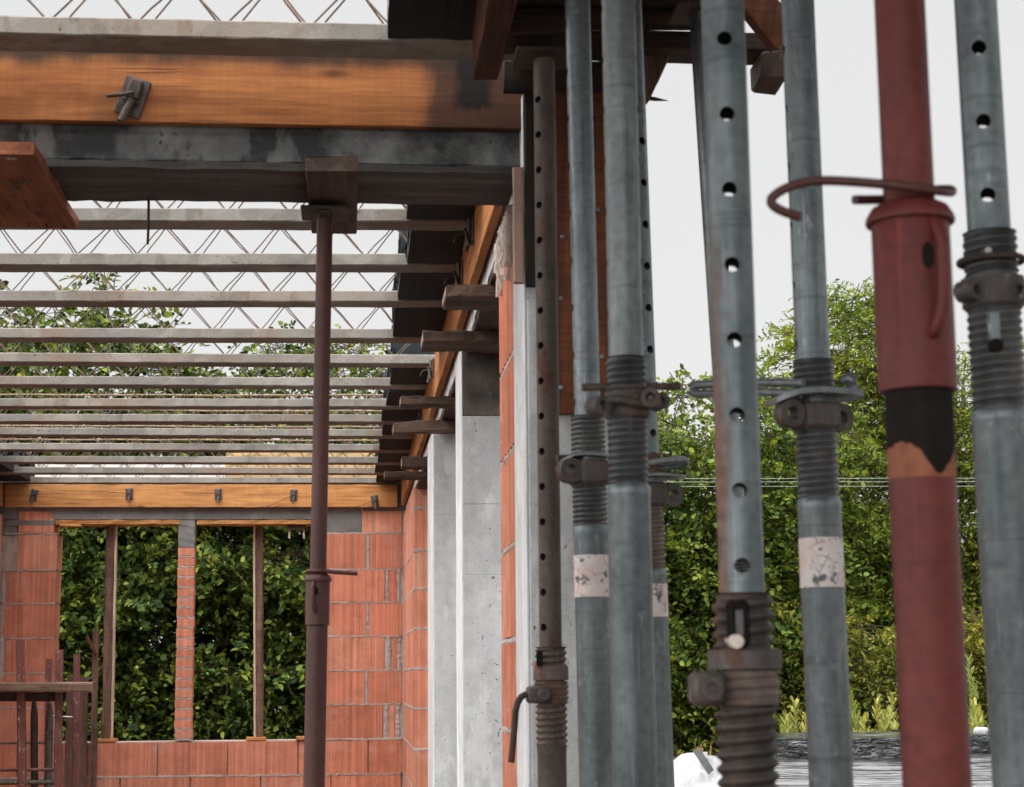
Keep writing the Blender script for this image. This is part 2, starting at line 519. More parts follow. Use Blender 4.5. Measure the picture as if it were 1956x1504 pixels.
ORANGE_D, ORANGE_L = (0.30, 0.095, 0.022), (0.58, 0.25, 0.08)
M_form_x = wood("formwork timber along", 'X', ORANGE_D, ORANGE_L, stain_amt=0.75, saw=0.65)
def stained_shaded_board():
    """orange board with wet stain and painted joist shade along its upper edge, painted shade and a black stain at its right end"""
    m = wood("stained and shaded formwork timber", 'X', (0.24, 0.073, 0.022), (0.53, 0.21, 0.07), stain_amt=0.7, saw=0.16, grain=.7)
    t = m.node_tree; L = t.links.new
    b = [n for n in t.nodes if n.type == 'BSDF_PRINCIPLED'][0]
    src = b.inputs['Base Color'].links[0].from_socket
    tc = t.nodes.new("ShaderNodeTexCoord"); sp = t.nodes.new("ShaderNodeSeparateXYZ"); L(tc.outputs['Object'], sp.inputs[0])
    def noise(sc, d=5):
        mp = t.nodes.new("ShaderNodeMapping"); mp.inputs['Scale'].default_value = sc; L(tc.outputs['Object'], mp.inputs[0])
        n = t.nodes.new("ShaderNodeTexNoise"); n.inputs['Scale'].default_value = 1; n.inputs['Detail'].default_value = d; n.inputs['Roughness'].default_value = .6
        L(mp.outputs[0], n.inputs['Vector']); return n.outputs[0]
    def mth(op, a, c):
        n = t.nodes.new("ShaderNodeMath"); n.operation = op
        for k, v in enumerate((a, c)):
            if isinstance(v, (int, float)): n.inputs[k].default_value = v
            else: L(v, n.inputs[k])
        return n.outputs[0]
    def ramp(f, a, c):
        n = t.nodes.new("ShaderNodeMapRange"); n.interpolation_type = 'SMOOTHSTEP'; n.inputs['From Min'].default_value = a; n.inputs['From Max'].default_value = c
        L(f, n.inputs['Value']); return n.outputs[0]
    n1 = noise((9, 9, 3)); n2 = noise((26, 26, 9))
    band = ramp(mth('ADD', sp.outputs['Z'], mth('MULTIPLY', mth('SUBTRACT', n1, .5), .07)), .112, .162)  # wet stain plus the joist's shade, painted in colour
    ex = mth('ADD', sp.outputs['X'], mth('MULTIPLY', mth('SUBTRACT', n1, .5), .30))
    end = ramp(ex, STAIN_SHADE_X, STAIN_SHADE_X + .11)  # shade of the deck painted over the right end
    hole = mth('MULTIPLY', ramp(mth('ADD', sp.outputs['X'], mth('MULTIPLY', mth('SUBTRACT', n2, .5), .07)), STAIN_SHADE_X + .10, STAIN_SHADE_X + .13),
               mth('MULTIPLY', ramp(mth('SUBTRACT', STAIN_SHADE_X + .21, mth('ADD', sp.outputs['X'], mth('MULTIPLY', n2, .03))), -.02, .01), ramp(mth('ADD', sp.outputs['Z'], mth('MULTIPLY', mth('SUBTRACT', n2, .5), .08)), .035, .06)))
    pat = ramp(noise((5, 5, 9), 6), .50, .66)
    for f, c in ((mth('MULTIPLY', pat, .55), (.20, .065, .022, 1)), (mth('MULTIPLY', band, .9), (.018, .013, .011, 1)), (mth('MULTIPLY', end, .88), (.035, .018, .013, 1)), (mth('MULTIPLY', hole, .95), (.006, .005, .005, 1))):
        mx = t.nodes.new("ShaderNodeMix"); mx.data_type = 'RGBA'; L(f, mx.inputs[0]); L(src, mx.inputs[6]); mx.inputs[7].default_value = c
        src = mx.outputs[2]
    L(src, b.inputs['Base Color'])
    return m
M_form_y = wood("formwork timber into", 'Y', ORANGE_D, (0.56, 0.24, 0.075), stain_amt=0.5, saw=0.3)
M_form_z = wood("formwork timber upright", 'Z', (0.05, 0.017, 0.009), (0.21, 0.07, 0.028), stain_amt=0.85, saw=0.5)
M_form_far = wood("pale formwork timber", 'X', (0.44, 0.18, 0.055), (0.66, 0.33, 0.12), stain_amt=0.35, saw=0.2)
M_ply_far = wood("yellow board", 'X', (0.52, 0.34, 0.15), (0.66, 0.46, 0.22), stain_amt=0.1, saw=0.1)
M_old_x = wood("weathered plank along", 'X', (0.035, 0.022, 0.017), (0.15, 0.09, 0.064), stain_amt=0.5, saw=0.2)
M_old_y = wood("weathered plank into", 'Y', (0.03, 0.02, 0.016), (0.11, 0.07, 0.05), stain_amt=0.5, saw=0.2)
M_old_z = wood("weathered post", 'Z', (0.10, 0.055, 0.042), (0.24, 0.145, 0.115), stain_amt=0.5, saw=0.25)
M_bark = wood("barked post", 'Z', (0.10, 0.055, 0.042), (0.30, 0.18, 0.14), stain_amt=0.7, saw=0.4)
M_red_wood = wood("reddish board", 'Y', (0.17, 0.053, 0.025), (0.36, 0.13, 0.06), stain_amt=0.75, saw=0.2)
M_gap_shade = wood("gap shade wood", 'Z', (0.008, 0.007, 0.006), (0.03, 0.024, 0.02), stain_amt=0.5)
M_form_dk = wood("dark stained board", 'Y', (0.045, 0.017, 0.010), (0.14, 0.048, 0.026), stain_amt=0.75)
M_mid_x = wood("brown sawn plank", 'X', (0.16, 0.095, 0.065), (0.36, 0.25, 0.18), stain_amt=0.3)
M_dark_x = wood("blackened timber", 'X', (0.012, 0.009, 0.008), (0.055, 0.034, 0.026), stain_amt=0.6)
M_pale_wood = wood("pale sawn wood", 'Z', (0.55, 0.43, 0.30), (0.72, 0.60, 0.45), stain_amt=0.1, saw=0.1)
M_pink_wood = wood("pinkish lath", 'Z', (0.30, 0.19, 0.155), (0.42, 0.29, 0.24), stain_amt=0.2, saw=0.1, grain=0.5)
M_grey_plank = wood("cement grey plank", 'X', (0.035, 0.032, 0.030), (0.115, 0.105, 0.098), stain_amt=0.8, saw=0.2)
M_joist = concrete("joist concrete", (0.17, 0.16, 0.145), (0.31, 0.29, 0.262), 1.0, (0.25, 0.165, 0.11), 0.5, pore_scale=45, axis='X')
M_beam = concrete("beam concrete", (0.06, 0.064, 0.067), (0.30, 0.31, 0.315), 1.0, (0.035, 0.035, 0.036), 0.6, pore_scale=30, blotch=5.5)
M_col = concrete("column concrete", (0.48, 0.495, 0.505), (0.66, 0.675, 0.685), 1.0, (0.30, 0.30, 0.30), 0.35, pore_scale=42, axis='Z')
M_col_dark = concrete("damp column concrete", (0.03, 0.027, 0.025), (0.20, 0.175, 0.15), 1.0, (0.014, 0.013, 0.012), 0.9, pore_scale=70)
M_smooth = concrete("shuttered concrete face", (0.68, 0.685, 0.69), (0.79, 0.795, 0.80), 0.3, (0.40, 0.40, 0.41), 0.5, pore_scale=18, axis='Z')
M_grey_conc = concrete("grey lintel concrete", (0.12, 0.12, 0.118), (0.24, 0.235, 0.225), 0.5, pore_scale=30)
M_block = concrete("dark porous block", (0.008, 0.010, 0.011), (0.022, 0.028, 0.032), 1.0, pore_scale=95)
M_brick = brick_mat("clay block", (0.62, 0.238, 0.150), 0.17)
M_brick_near = brick_mat("clay block ribbed", (0.50, 0.17, 0.10), 0.2)
M_mortar = concrete("mortar", (0.33, 0.26, 0.23), (0.52, 0.44, 0.395), 0.5, pore_scale=60)
M_galv = metal_mat("galvanised steel", (0.115, 0.139, 0.150), (0.240, 0.274, 0.288), 0.42, rust=0.10, spots=(0.26, 0.31, 0.325))
M_galv_pale = metal_mat("pale galvanised steel", (0.145, 0.16, 0.17), (0.27, 0.29, 0.30), 0.48, rust=0.04)
M_galv_rusty = metal_mat("galvanised steel with rust", (0.10, 0.125, 0.135), (0.20, 0.23, 0.24), 0.48, rust=0.30, rust_col=(0.20, 0.105, 0.07), side=(-.022, -.012))
M_thread = metal_mat("greased thread steel", (0.055, 0.06, 0.062), (0.14, 0.145, 0.147), 0.45, rust=0.1)
M_thread_rust = metal_mat("rusted thread", (0.075, 0.058, 0.05), (0.18, 0.145, 0.125), 0.6, rust=0.5, rust_col=(0.13, 0.075, 0.055), metallic=0.3)
M_thread_dark = metal_mat("dark rusted thread", (0.03, 0.027, 0.026), (0.09, 0.072, 0.062), 0.55, rust=0.35, rust_col=(0.10, 0.055, 0.04), metallic=0.3)
M_nut = metal_mat("rusty cast iron", (0.05, 0.043, 0.04), (0.12, 0.103, 0.095), 0.6, rust=0.42, spots=(0.20, 0.15, 0.12), rust_col=(0.11, 0.06, 0.042), metallic=0.25)
M_rust = metal_mat("brown rusted tube", (0.065, 0.05, 0.042), (0.14, 0.11, 0.095), 0.65, rust=0.4, rust_col=(0.10, 0.048, 0.033), metallic=0.2)
M_rust_orange = metal_mat("fresh rust", (0.20, 0.065, 0.035), (0.30, 0.11, 0.06), 0.8, rust=0.5, rust_col=(0.30, 0.12, 0.06), metallic=0.1)
M_red = metal_mat("red oxide paint", (0.10, 0.021, 0.018), (0.15, 0.032, 0.027), 0.5, rust=0.06, metallic=0.0, streak=0.2, spec=.25, rust_col=(.09, .035, .025), spots=(.065, .026, .021))
M_red_dark = metal_mat("dark red oxide paint", (0.052, 0.020, 0.017), (0.092, 0.033, 0.027), 0.5, rust=0.1, metallic=0.0, streak=0.3)
M_iron = metal_mat("dark iron", (0.03, 0.025, 0.022), (0.085, 0.062, 0.052), 0.65, rust=0.4, rust_col=(0.10, 0.045, 0.03), metallic=0.3)
M_rebar = metal_mat("brown rebar", (0.075, 0.056, 0.045), (0.17, 0.125, 0.095), 0.7, rust=0.4, rust_col=(0.17, 0.095, 0.055), metallic=0.2)
M_top_bar = metal_mat("rusted bar lit tan", (0.20, 0.13, 0.085), (0.36, 0.25, 0.165), 0.75, rust=0.3, rust_col=(0.24, 0.12, 0.06), metallic=0.0)  # tan puts the light from above into the rusted bars' colour
M_speckle = metal_mat("red paint spattered with mortar", (0.14, 0.055, 0.048), (0.25, 0.10, 0.088), 0.6, rust=0.1, metallic=0.0, spots=(0.60, 0.52, 0.46))
M_speckle_g = metal_mat("green grey spattered steel", (0.07, 0.075, 0.06), (0.17, 0.17, 0.14), 0.65, rust=0.45, metallic=0.1, spots=(0.36, 0.37, 0.33))
M_band = paint_band_mat("flaking white paint")
M_soot = metal_mat("dark greased tube", (0.008, 0.007, 0.006), (0.02, 0.016, 0.014), 0.8, spec=.1, metallic=0.1)
M_zinc = metal_mat("bright zinc screw", (0.22, 0.22, 0.21), (0.36, 0.36, 0.35), 0.35, metallic=0.8)
M_pin = metal_mat("worn pin end", (0.62, 0.5, 0.42), (0.75, 0.68, 0.6), 0.5, metallic=0.1)
M_end = wood('cut end grain', 'Z', (0.22, 0.15, 0.115), (0.42, 0.31, 0.25), stain_amt=0.3)
M_ground = concrete("bare earth", (0.06, 0.05, 0.035), (0.13, 0.105, 0.075), 0.4, pore_scale=20)
M_floor = concrete("rough floor slab", (0.045, 0.034, 0.028), (0.085, 0.066, 0.055), 0.6, pore_scale=20)
M_foam = Mat("white foam board", 0.8).color((0.66, 0.63, 0.61)).m


# ------------------------------------------------------------------ ground
YB = 12.83                                    # inner face of the back wall
XR = 0.385                                    # inner face of the right-hand wall line
XL = -2.37                                    # inner face of the left-hand wall
g = MB()
N = 60
for i in range(N + 1):
    for j in range(N + 1):
        x = -60 + 120 * i / N; y = -20 + 140 * j / N
        g.v.append(Vector((x, y, -0.32 + 0.05 * math.sin(x * 0.7) * math.cos(y * 0.5))))
for i in range(N):
    for j in range(N):
        a = i * (N + 1) + j
        g.f.append((a, a + 1, a + N + 2, a + N + 1))
structure(g.build("ground", M_ground, smooth=True))
structure(MB().box(-6.5, 2.6, -4.0, 13.25, -0.30, 0.0, 0.01).build("floor", M_floor))


# ------------------------------------------------------------------ clay block masonry
def ribbed_block(mb, a, b, z0, z1, out, depth, rib=0.043, relief=0.0022, rng=random, gf=(.06, .16)):
    """block whose outer face runs from a to b (xy, at the bottom), out = outward unit vector"""
    a, b = Vector((a[0], a[1], 0)), Vector((b[0], b[1], 0)); out = Vector((out[0], out[1], 0))
    L = (b - a).length
    if L < 0.02: return
    t = (b - a) / L
    n = max(1, round(L / rib)); p = L / n
    push = rng.uniform(-0.0015, 0.002)
    pts = [a - out * 0.004]
    for k in range(n):
        s0 = k * p
        gw = p * rng.uniform(*gf)
        pts += [a + t * (s0 + gw * 0.5) + out * push, a + t * (s0 + p - gw * 0.5) + out * (push + rng.uniform(-.0006, .0006))]
        if k < n - 1:
            pts += [a + t * (s0 + p) - out * (relief - push)]
    pts += [b - out * 0.004, b - out * depth, a - out * depth]
    n2 = len(pts)
    dz = [rng.uniform(-0.0015, 0.0015) for _ in range(2)]
    vs = [p_ + Vector((0, 0, z0 + dz[0])) for p_ in pts] + [p_ + Vector((0, 0, z1 + dz[1])) for p_ in pts]
    fs = [(i, (i + 1) % n2, n2 + (i + 1) % n2, n2 + i) for i in range(n2)] + [tuple(reversed(range(n2))), tuple(range(n2, 2 * n2))]
    mb.add(vs, fs)

def mortar_bead(mb, a, b, r=0.006, rng=random):
    """joint mortar, nearly flush: wide across the joint, shallow outwards"""
    a, b = Vector(a), Vector(b)
    n = max(3, int((b - a).length / 0.015))
    d = (b - a).normalized()
    if abs(d.z) > 0.7: k, up = (1.15, 0.40), (0, 1, 0)
    else: k, up = (0.40, 1.15), (0, 0, 1)
    prof = [(r * k[0] * math.cos(2 * math.pi * i / 8), r * k[1] * math.sin(2 * math.pi * i / 8)) for i in range(8)]
    pts = [a.lerp(b, i / n) + Vector((rng.gauss(0, .0008), rng.gauss(0, .0008), rng.gauss(0, .0009))) for i in range(n + 1)]
    mb.sweep(pts, prof, up, 0.0009, rng, scale=[rng.uniform(0.7, 1.2) for _ in range(n + 1)])

def XB(u, v=1250): return at_y(u, v, YB).x
def ZB(v, u=500): return at_y(u, v, YB).z

# courses of the back wall, from the measured bed joints down to the floor
zc = [ZB(v, 700) for v in (975, 1019, 1088, 1151, 1216, 1281, 1346, 1412.5, 1479)]
while zc[-1] > 0.02: zc.append(max(0.0, zc[-1] - 0.2435))
rng = random.Random(3)
bw = thing("brick_wall", (XB(400), YB + 0.12, 0), "orange clay block wall with two tall window openings, closing the room at the back", "wall", "clay block walls")
ms, mo = MB(), MB()
J = 0.007
def course(row, edges, mb=ms):
    z1, z0 = zc[row] - J, zc[row + 1] + J
    for k, (ua, ub) in enumerate(edges):
        ribbed_block(mb, (XB(ua), YB), (XB(ub), YB), z0, z1, (0, -1), 0.24, rng=rng)
RIGHT = [[(691, 712), (715, 768)], [(612, 698), (706, 772)], [(612, 735), (743, 757)], [(612, 699), (705, 772)],
         [(612, 734), (750, 758)], [(612, 697), (704, 772)], [(612, 732), (744, 754)]]
LEFT = [[(27, 96)], [(27, 103)], [(8, 102.5)], [(3, 102)], [(9, 101.5)], [(4, 101)], [(-20, 100.5)]]
for r in range(7):
    course(r, RIGHT[r]); course(r, LEFT[r])
off = [172, 235, 300, 200]
for r in range(7, len(zc) - 1):
    u = off[(r - 7) % 4] - 133 * 3
    e = []
    while u < 766:
        a, b = max(u + 1.0, -4), min(u + 132.0, 772)
        if b - a > 8: e.append((a, b))
        u += 133
    course(r, e)
masonry = ms.build("masonry", M_brick, bw)
zs = zc[7]
mo.box(XB(-20), XB(103) - 0.008, YB + 0.006, YB + 0.235, zs, zc[1] - 0.01)
mo.box(XB(612) + 0.008, XR + 0.03, YB + 0.006, YB + 0.235, zs, zc[0])
mo.box(XB(-20), XR + 0.03, YB + 0.022, YB + 0.235, 0.002, zs - 0.001)
for r in range(1, 7):
    mortar_bead(mo, (XB(2), YB + 0.001, zc[r]), (XB(102), YB + 0.001, zc[r]), rng=rng)
    mortar_bead(mo, (XB(613), YB + 0.001, zc[r]), (XB(765), YB + 0.001, zc[r]), rng=rng)
mortar_bead(mo, (XB(612), YB - 0.001, zc[7]), (XB(765), YB - 0.001, zc[7]), 0.008, rng)
for r in range(8, len(zc) - 1):
    mortar_bead(mo, (XB(-4), YB + 0.001, zc[r]), (XB(765), YB + 0.001, zc[r]), 0.008, rng)
for (r, u, rr) in ((1, 702, .010), (3, 702, .009), (5, 700.5, .009), (2, 739, .010), (4, 742, .018), (6, 738, .014), (2, 761, .012), (4, 762, .013), (6, 760, .014)):
    mortar_bead(mo, (XB(u), YB + 0.004, zc[r + 1]), (XB(u), YB + 0.004, zc[r]), rr, rng)
for r in range(1, 7):
    if r not in (1,): mortar_bead(mo, (XB(2), YB + 0.003, zc[r + 1]), (XB(2), YB + 0.003, zc[r]), 0.014, rng)
mo.build("mortar", M_mortar, bw)

# concrete ring beam over the windows, with the patch beside the right window
zl0, zl1 = ZB(993, 300), 2.655
lb = MB()
lb.plank((XB(-12), YB + 0.10, (zl0 + zl1) / 2), (XB(606), YB + 0.10, (zl0 + zl1) / 2), 0.20, zl1 - zl0, jit=0.0012, c=0.003)
lb.box(XB(607), XB(690), YB + 0.001, YB + 0.2, zc[1] + 0.006, zl1, 0.004)
lb.box(XB(-14), XB(97), YB - 0.001, YB + 0.2, ZB(1005, 60), zl0 - 0.001, 0.004)
lb.box(XB(-14), XB(25), YB + 0.001, YB + 0.2, zc[1] - 0.012, ZB(1005, 60) - .001, 0.003)
lb.box(XB(691), XR + 0.24, YB + 0.002, YB + 0.2, zc[0] - 0.004, zl1 - .002, 0.004)
ob = lb.build("concrete_beam", M_grey_conc)
tag(ob, "thin dark grey concrete beam running over the two window openings of the back wall", "beam", "concrete ring beams")

# pillar between the windows
px0, px1 = XB(336), XB(368.5)
pil = thing("brick_pillar", ((px0 + px1) / 2, YB + 0.06, zs), "narrow pillar of small red bricks standing between the two window openings", "pillar")
pm, pmo = MB(), MB()
k = 0; v = 1413.0
while v > 1050:
    z0, z1 = ZB(v, 350), ZB(v - 19.4, 350)
    jx = rng.uniform(-.003, .003)
    pm.box(px0 + jx, px1 + jx, YB + 0.004, YB + 0.125, z0 + 0.006, z1 - 0.006, 0.004)
    pmo.box(px0 + 0.006, px1 - 0.006, YB + 0.012, YB + 0.118, z0 - 0.006, z0 + 0.006)
    mortar_bead(pmo, (px0 + 0.003, YB + 0.007, z0), (px1 - 0.003, YB + 0.007, z0), 0.008, rng)
    mortar_bead(pmo, (px1 - 0.004, YB + 0.007, z0), (px1 - 0.004, YB + 0.11, z0), 0.007, rng)
    v -= 19.4
ztop = ZB(v, 350)
pm.build("masonry", M_brick, pil); pmo.build("mortar", M_mortar, pil)
MB().plank(((px0 + px1) / 2, YB + 0.062, ztop - 0.004), ((px0 + px1) / 2, YB + 0.062, zl0 - 0.001), px1 - px0, 0.118, (0, 1, 0), jit=0.002, c=0.004, seg=8).build("concrete_top", M_grey_conc, pil)

# left wall, a sliver of it at the picture's edge
lw = thing("brick_wall", (XL - 0.12, 10, 0), "clay block wall at the far left edge, meeting the back wall", "wall", "clay block walls")
ms = MB(); mo = MB()
for r in range(0, len(zc) - 1):
    y = YB - 0.004; k = 0
    while y > 7.0:
        L = 0.49 if (k or r % 2) else 0.24
        ribbed_block(ms, (XL, y - L + 0.006), (XL, y - 0.006), zc[r + 1] + J, min(zc[r], 2.43) - J, (1, 0), 0.24, rng=rng)
        y -= L; k += 1
    mortar_bead(mo, (XL - 0.002, 7.0, zc[r + 1]), (XL - 0.002, YB - 0.01, zc[r + 1]), 0.007, rng)
mo.box(XL - 0.235, XL - 0.007, 7.0, YB - 0.005, 0.002, 2.42)
ms.build("masonry", M_brick, lw); mo.build("mortar", M_mortar, lw)
ob = MB().box(XL - 0.24, XL - 0.02, 4.30, YB - 0.004, 2.432, 2.65, 0.004).build("concrete_beam", M_grey_conc)
tag(ob, "grey concrete beam on top of the left wall at the picture's edge", "beam", "concrete ring beams")

lp_ = thing("brick_pier", (XL - .12, 4.15, 0), "clay block pier under the left end of the near beam, outside the picture's left edge", "pier")
ms = MB(); mo = MB(); zz = 0.0
while zz < 2.38:
    z1 = min(zz + .243, 2.40)
    for (a_, b_, o_) in (((XL, 3.92), (XL, 4.40), (1, 0)), ((XL - .24, 3.915), (XL - .004, 3.915), (0, -1)), ((XL - .004, 4.405), (XL - .24, 4.405), (0, 1))):
        ribbed_block(ms, a_, b_, zz + .007, z1 - .003, o_, .11, rng=rng)
    mortar_bead(mo, (XL - .001, 3.92, z1 + .002), (XL - .001, 4.40, z1 + .002), .007, rng)
    zz = z1 + .0005
mo.box(XL - .235, XL - .008, 3.925, 4.395, .002, 2.395)
ms.build("masonry", M_brick, lp_); mo.build("mortar", M_mortar, lp_)

# right-hand wall line: return wall by the corner, two columns, block pier, near column
def YX(u, v=1100, x=XR): return at_x(u, v, x).y
y_ret0 = YX(790.5)
rw = thing("brick_wall", (XR + 0.12, (y_ret0 + YB) / 2, 0), "short clay block return wall at the back right corner beside the white edged columns", "wall", "clay block walls")
ms = MB(); mo = MB()
for r in range(0, len(zc) - 1):
    z1, z0 = min(zc[r], 2.43) - J, zc[r + 1] + J
    if z1 - z0 < 0.03: continue
    y = YB - 0.004; k = 0
    while y > y_ret0 + 0.05:
        L = 0.49 if (k or r % 2) else 0.26
        y2 = max(y - L, y_ret0)
        ribbed_block(ms, (XR, y2 + 0.004), (XR, y - 0.004), z0, z1, (-1, 0), 0.115, rng=rng)
        ribbed_block(ms, (XR + 0.25, y2 + 0.004), (XR + 0.25, y - 0.004), z0, z1, (1, 0), 0.115, rng=rng)
        y -= L; k += 1
    ribbed_block(ms, (XR + 0.002, y_ret0 - 0.005), (XR + 0.248, y_ret0 - 0.005), z0, z1, (0, -1), 0.03, rng=rng)
    mortar_bead(mo, (XR + 0.001, y_ret0, zc[r + 1]), (XR + 0.001, YB - 0.01, zc[r + 1]), 0.008, rng)
    mortar_bead(mo, (XR + 0.0, y_ret0 - 0.003, zc[r + 1]), (XR + 0.25, y_ret0 - 0.003, zc[r + 1]), 0.008, rng)
mo.box(XR + 0.006, XR + 0.244, y_ret0 + 0.002, YB - 0.005, 0.002, 2.42)
mortar_bead(mo, (XR + 0.002, YB - 0.006, 0.0), (XR + 0.002, YB - 0.006, 2.4), 0.008, rng)
ms.build("masonry", M_brick, rw); mo.build("mortar", M_mortar, rw)

ZBM = 2.434                                   # underside of the concrete ring beam
def column(u_front, u_back, label, wx, dark_from=None, zt=ZBM, v=1150, seams=None):
    y0, y1 = YX(u_front, v), YX(u_back, v)
    y1 = max(y1, y0 + 0.24)
    t = thing("concrete_column", (XR + wx / 2, (y0 + y1) / 2, 0), label, "column", "concrete columns of the right wall")
    zd = dark_from or zt
    c = MB(); zz = [0.0] + [q for q in (seams or []) if q < zd - .03] + [zd]
    for q0, q1 in zip(zz[:-1], zz[1:]):
        c.box(XR + 0.003, XR + wx, y0 + rng.uniform(0, .0015), y1, q0 + .0001, q1 - .0001, 0.0016)
    c.build("shaft", M_col, t)
    MB().box(XR, XR + 0.003 + 0.0005, y0 + 0.003, y1 - 0.003, 0.0, zt - 0.002, 0.0).build("smooth_face", M_smooth, t)  # smooth side, sky light on it put into a paler colour
    if dark_from:
        MB().box(XR + 0.005, XR + wx - 0.002, y0 + 0.003, y1 - 0.003, zd + 0.001, zt, 0.003).build("damp_top", M_col_dark, t)
    return t, y0, y1
colA, yA0, yA1 = column(828, 817, "narrow concrete column with white edge, nearest the back right corner", 0.26, seams=[at_y(845, 977, 8.2).z, at_y(845, 919, 8.2).z])
zdark = at_y(905, 795, YX(883, 1150)).z
colB, yB0, yB1 = column(883, 871.5, "pale concrete column with blackened damp top, between block pier and farther column", 0.26, zdark, seams=[at_y(905, 1094, 6.1).z, at_y(905, 955, 6.1).z])

# block pier with ribbed faces
def corrugated_block(mb, y0, y1, z0, z1, x, depth, n=6, rise=.014):
    """clay block whose -X face is a row of rounded ribs"""
    p = (y1 - y0) / n
    pts = [(x + depth, y0)]
    for k in range(n):
        for q in range(9):
            f = q / 9
            pts.append((x + rise - rise * abs(math.sin(math.pi * (f * .94 + .03))) ** .6, y0 + p * (k + f)))
    pts += [(x + rise, y1), (x + depth, y1)]
    m = len(pts)
    vs = [Vector((a_, b_, z0)) for a_, b_ in pts] + [Vector((a_, b_, z1)) for a_, b_ in pts]
    fs = [(i, (i + 1) % m, m + (i + 1) % m, m + i) for i in range(m)] + [tuple(reversed(range(m))), tuple(range(m, 2 * m))]
    mb.add(vs, fs)

yP0, yP1 = YX(985, 1150), YX(955.5, 1150)
pr = thing("brick_pier", (XR + 0.12, (yP0 + yP1) / 2, 0), "slim ribbed clay block pier between the near column and the damp topped column", "pier")
ms = MB(); mo = MB()
vj = [1480, 1396, 1224, 1045, 872, 690]
zj = [at_x(970, q, XR).z for q in (1396, 1224, 1048, 868, 690, 512)]
zj = [zj[0] - 0.245 * k for k in range(4, 0, -1)] + zj + [2.425]
zj = [max(z, 0.0) for z in zj]
for a, b in zip(zj[:-1], zj[1:]):
    if b - a < 0.03: continue
    corrugated_block(ms, yP0 + .004, yP1 - .002, a + .008, b - .008, XR + rng.uniform(-.001, .001), .24)
    if a > 0:
        for q in range(3):
            mortar_bead(mo, (XR + 0.005, yP0 + 0.004, a + rng.uniform(-.004, .004)), (XR + 0.005, yP1 - 0.004, a + rng.uniform(-.004, .004)), 0.006, rng)
# smeared mortar at the top of the pier
for q in range(26):
    y = yP0 + 0.01 + (yP1 - yP0 - 0.02) * q / 25
    mortar_bead(mo, (XR + 0.001, y, 2.42), (XR + 0.002, y + rng.uniform(-.01, .01), 2.42 - rng.uniform(0.05, 0.17)), rng.uniform(.006, .011), rng)
mo.box(XR + 0.018, XR + 0.232, yP0 + 0.006, yP1 - 0.006, 0.002, 2.42)
ms.build("masonry", M_brick_near, pr); mo.build("mortar", M_mortar, pr)

# near column with its shutter board and lath
yC0 = YX(1006, 1000); yC1 = yP0 - 0.003
colC = thing("concrete_column", (XR + 0.13, (yC0 + yC1) / 2, 0), "nearest pale concrete column with side coloured white for the sky light, behind the brown rusty prop", "column", "concrete columns of the right wall")
MB().box(XR + 0.003, XR + 0.262, yC0, yC1, 0.0, 2.60, 0.005).build("shaft", M_col, colC)
MB().box(XR, XR + 0.0035, yC0 + 0.002, yC1 - 0.002, 0.0, 2.598).build("smooth_face", M_smooth, colC)

pb = at_y(1066, 790, yC0 - 0.03); pt = at_y(1066, 180, yC0 - 0.03); pr_ = at_y(1166, 790, yC0 - 0.03)
sb = thing("shutter_board", ((pb.x + pr_.x) / 2, yC0 - 0.016, pb.z), "upright reddish brown shutter board screwed to the face of the nearest column", "board", "formwork boards")
MB().plank(((pb.x + pr_.x) / 2, yC0 - 0.017, pb.z), ((pb.x + pr_.x) / 2, yC0 - 0.017, 2.62), pr_.x - pb.x, 0.03, (0, -1, 0), jit=0.0008).build("board", M_form_z, sb)
for (u, v) in ((1075, 452), (1072, 570), (1143, 400), (1150, 681), (1072, 740)):
    p = at_y(u, v, yC0 - 0.034)
    s = MB().lathe([(0.0045, 0), (0.0055, 0.001), (0.004, 0.003), (0.002, 0.0032)], 14)
    s.v = [Vector((p.x + q.x, yC0 - 0.0315 - q.z, p.z + q.y)) for q in s.v]
    s.build("screw", M_zinc, sb)
a, b = at_y(1034, 547, yC0 - .012), at_y(1034, 120, yC0 - .012)
ob = MB().plank(a, Vector((a.x, a.y, 2.62)), at_y(1063, 400, yC0).x - at_y(1004, 400, yC0).x, .022, (0, -1, 0), jit=.0008).build("shutter_board", M_gap_shade)  # dark board added to stand in for the shaded gap
tag(ob, "dark upright board added for the shaded gap on the nearest column, behind the top of the brown rusty prop", "board", "formwork boards")
ob = MB().plank(at_y(991, 541, yC0 - 0.014), at_y(989, 322, yC0 - 0.014), 0.023, 0.022, (0, -1, 0), jit=0.0005, c=0.002).build("wooden_lath", M_pink_wood)
tag(ob, "short upright pinkish lath fixed high on the corner of the nearest column", "lath")

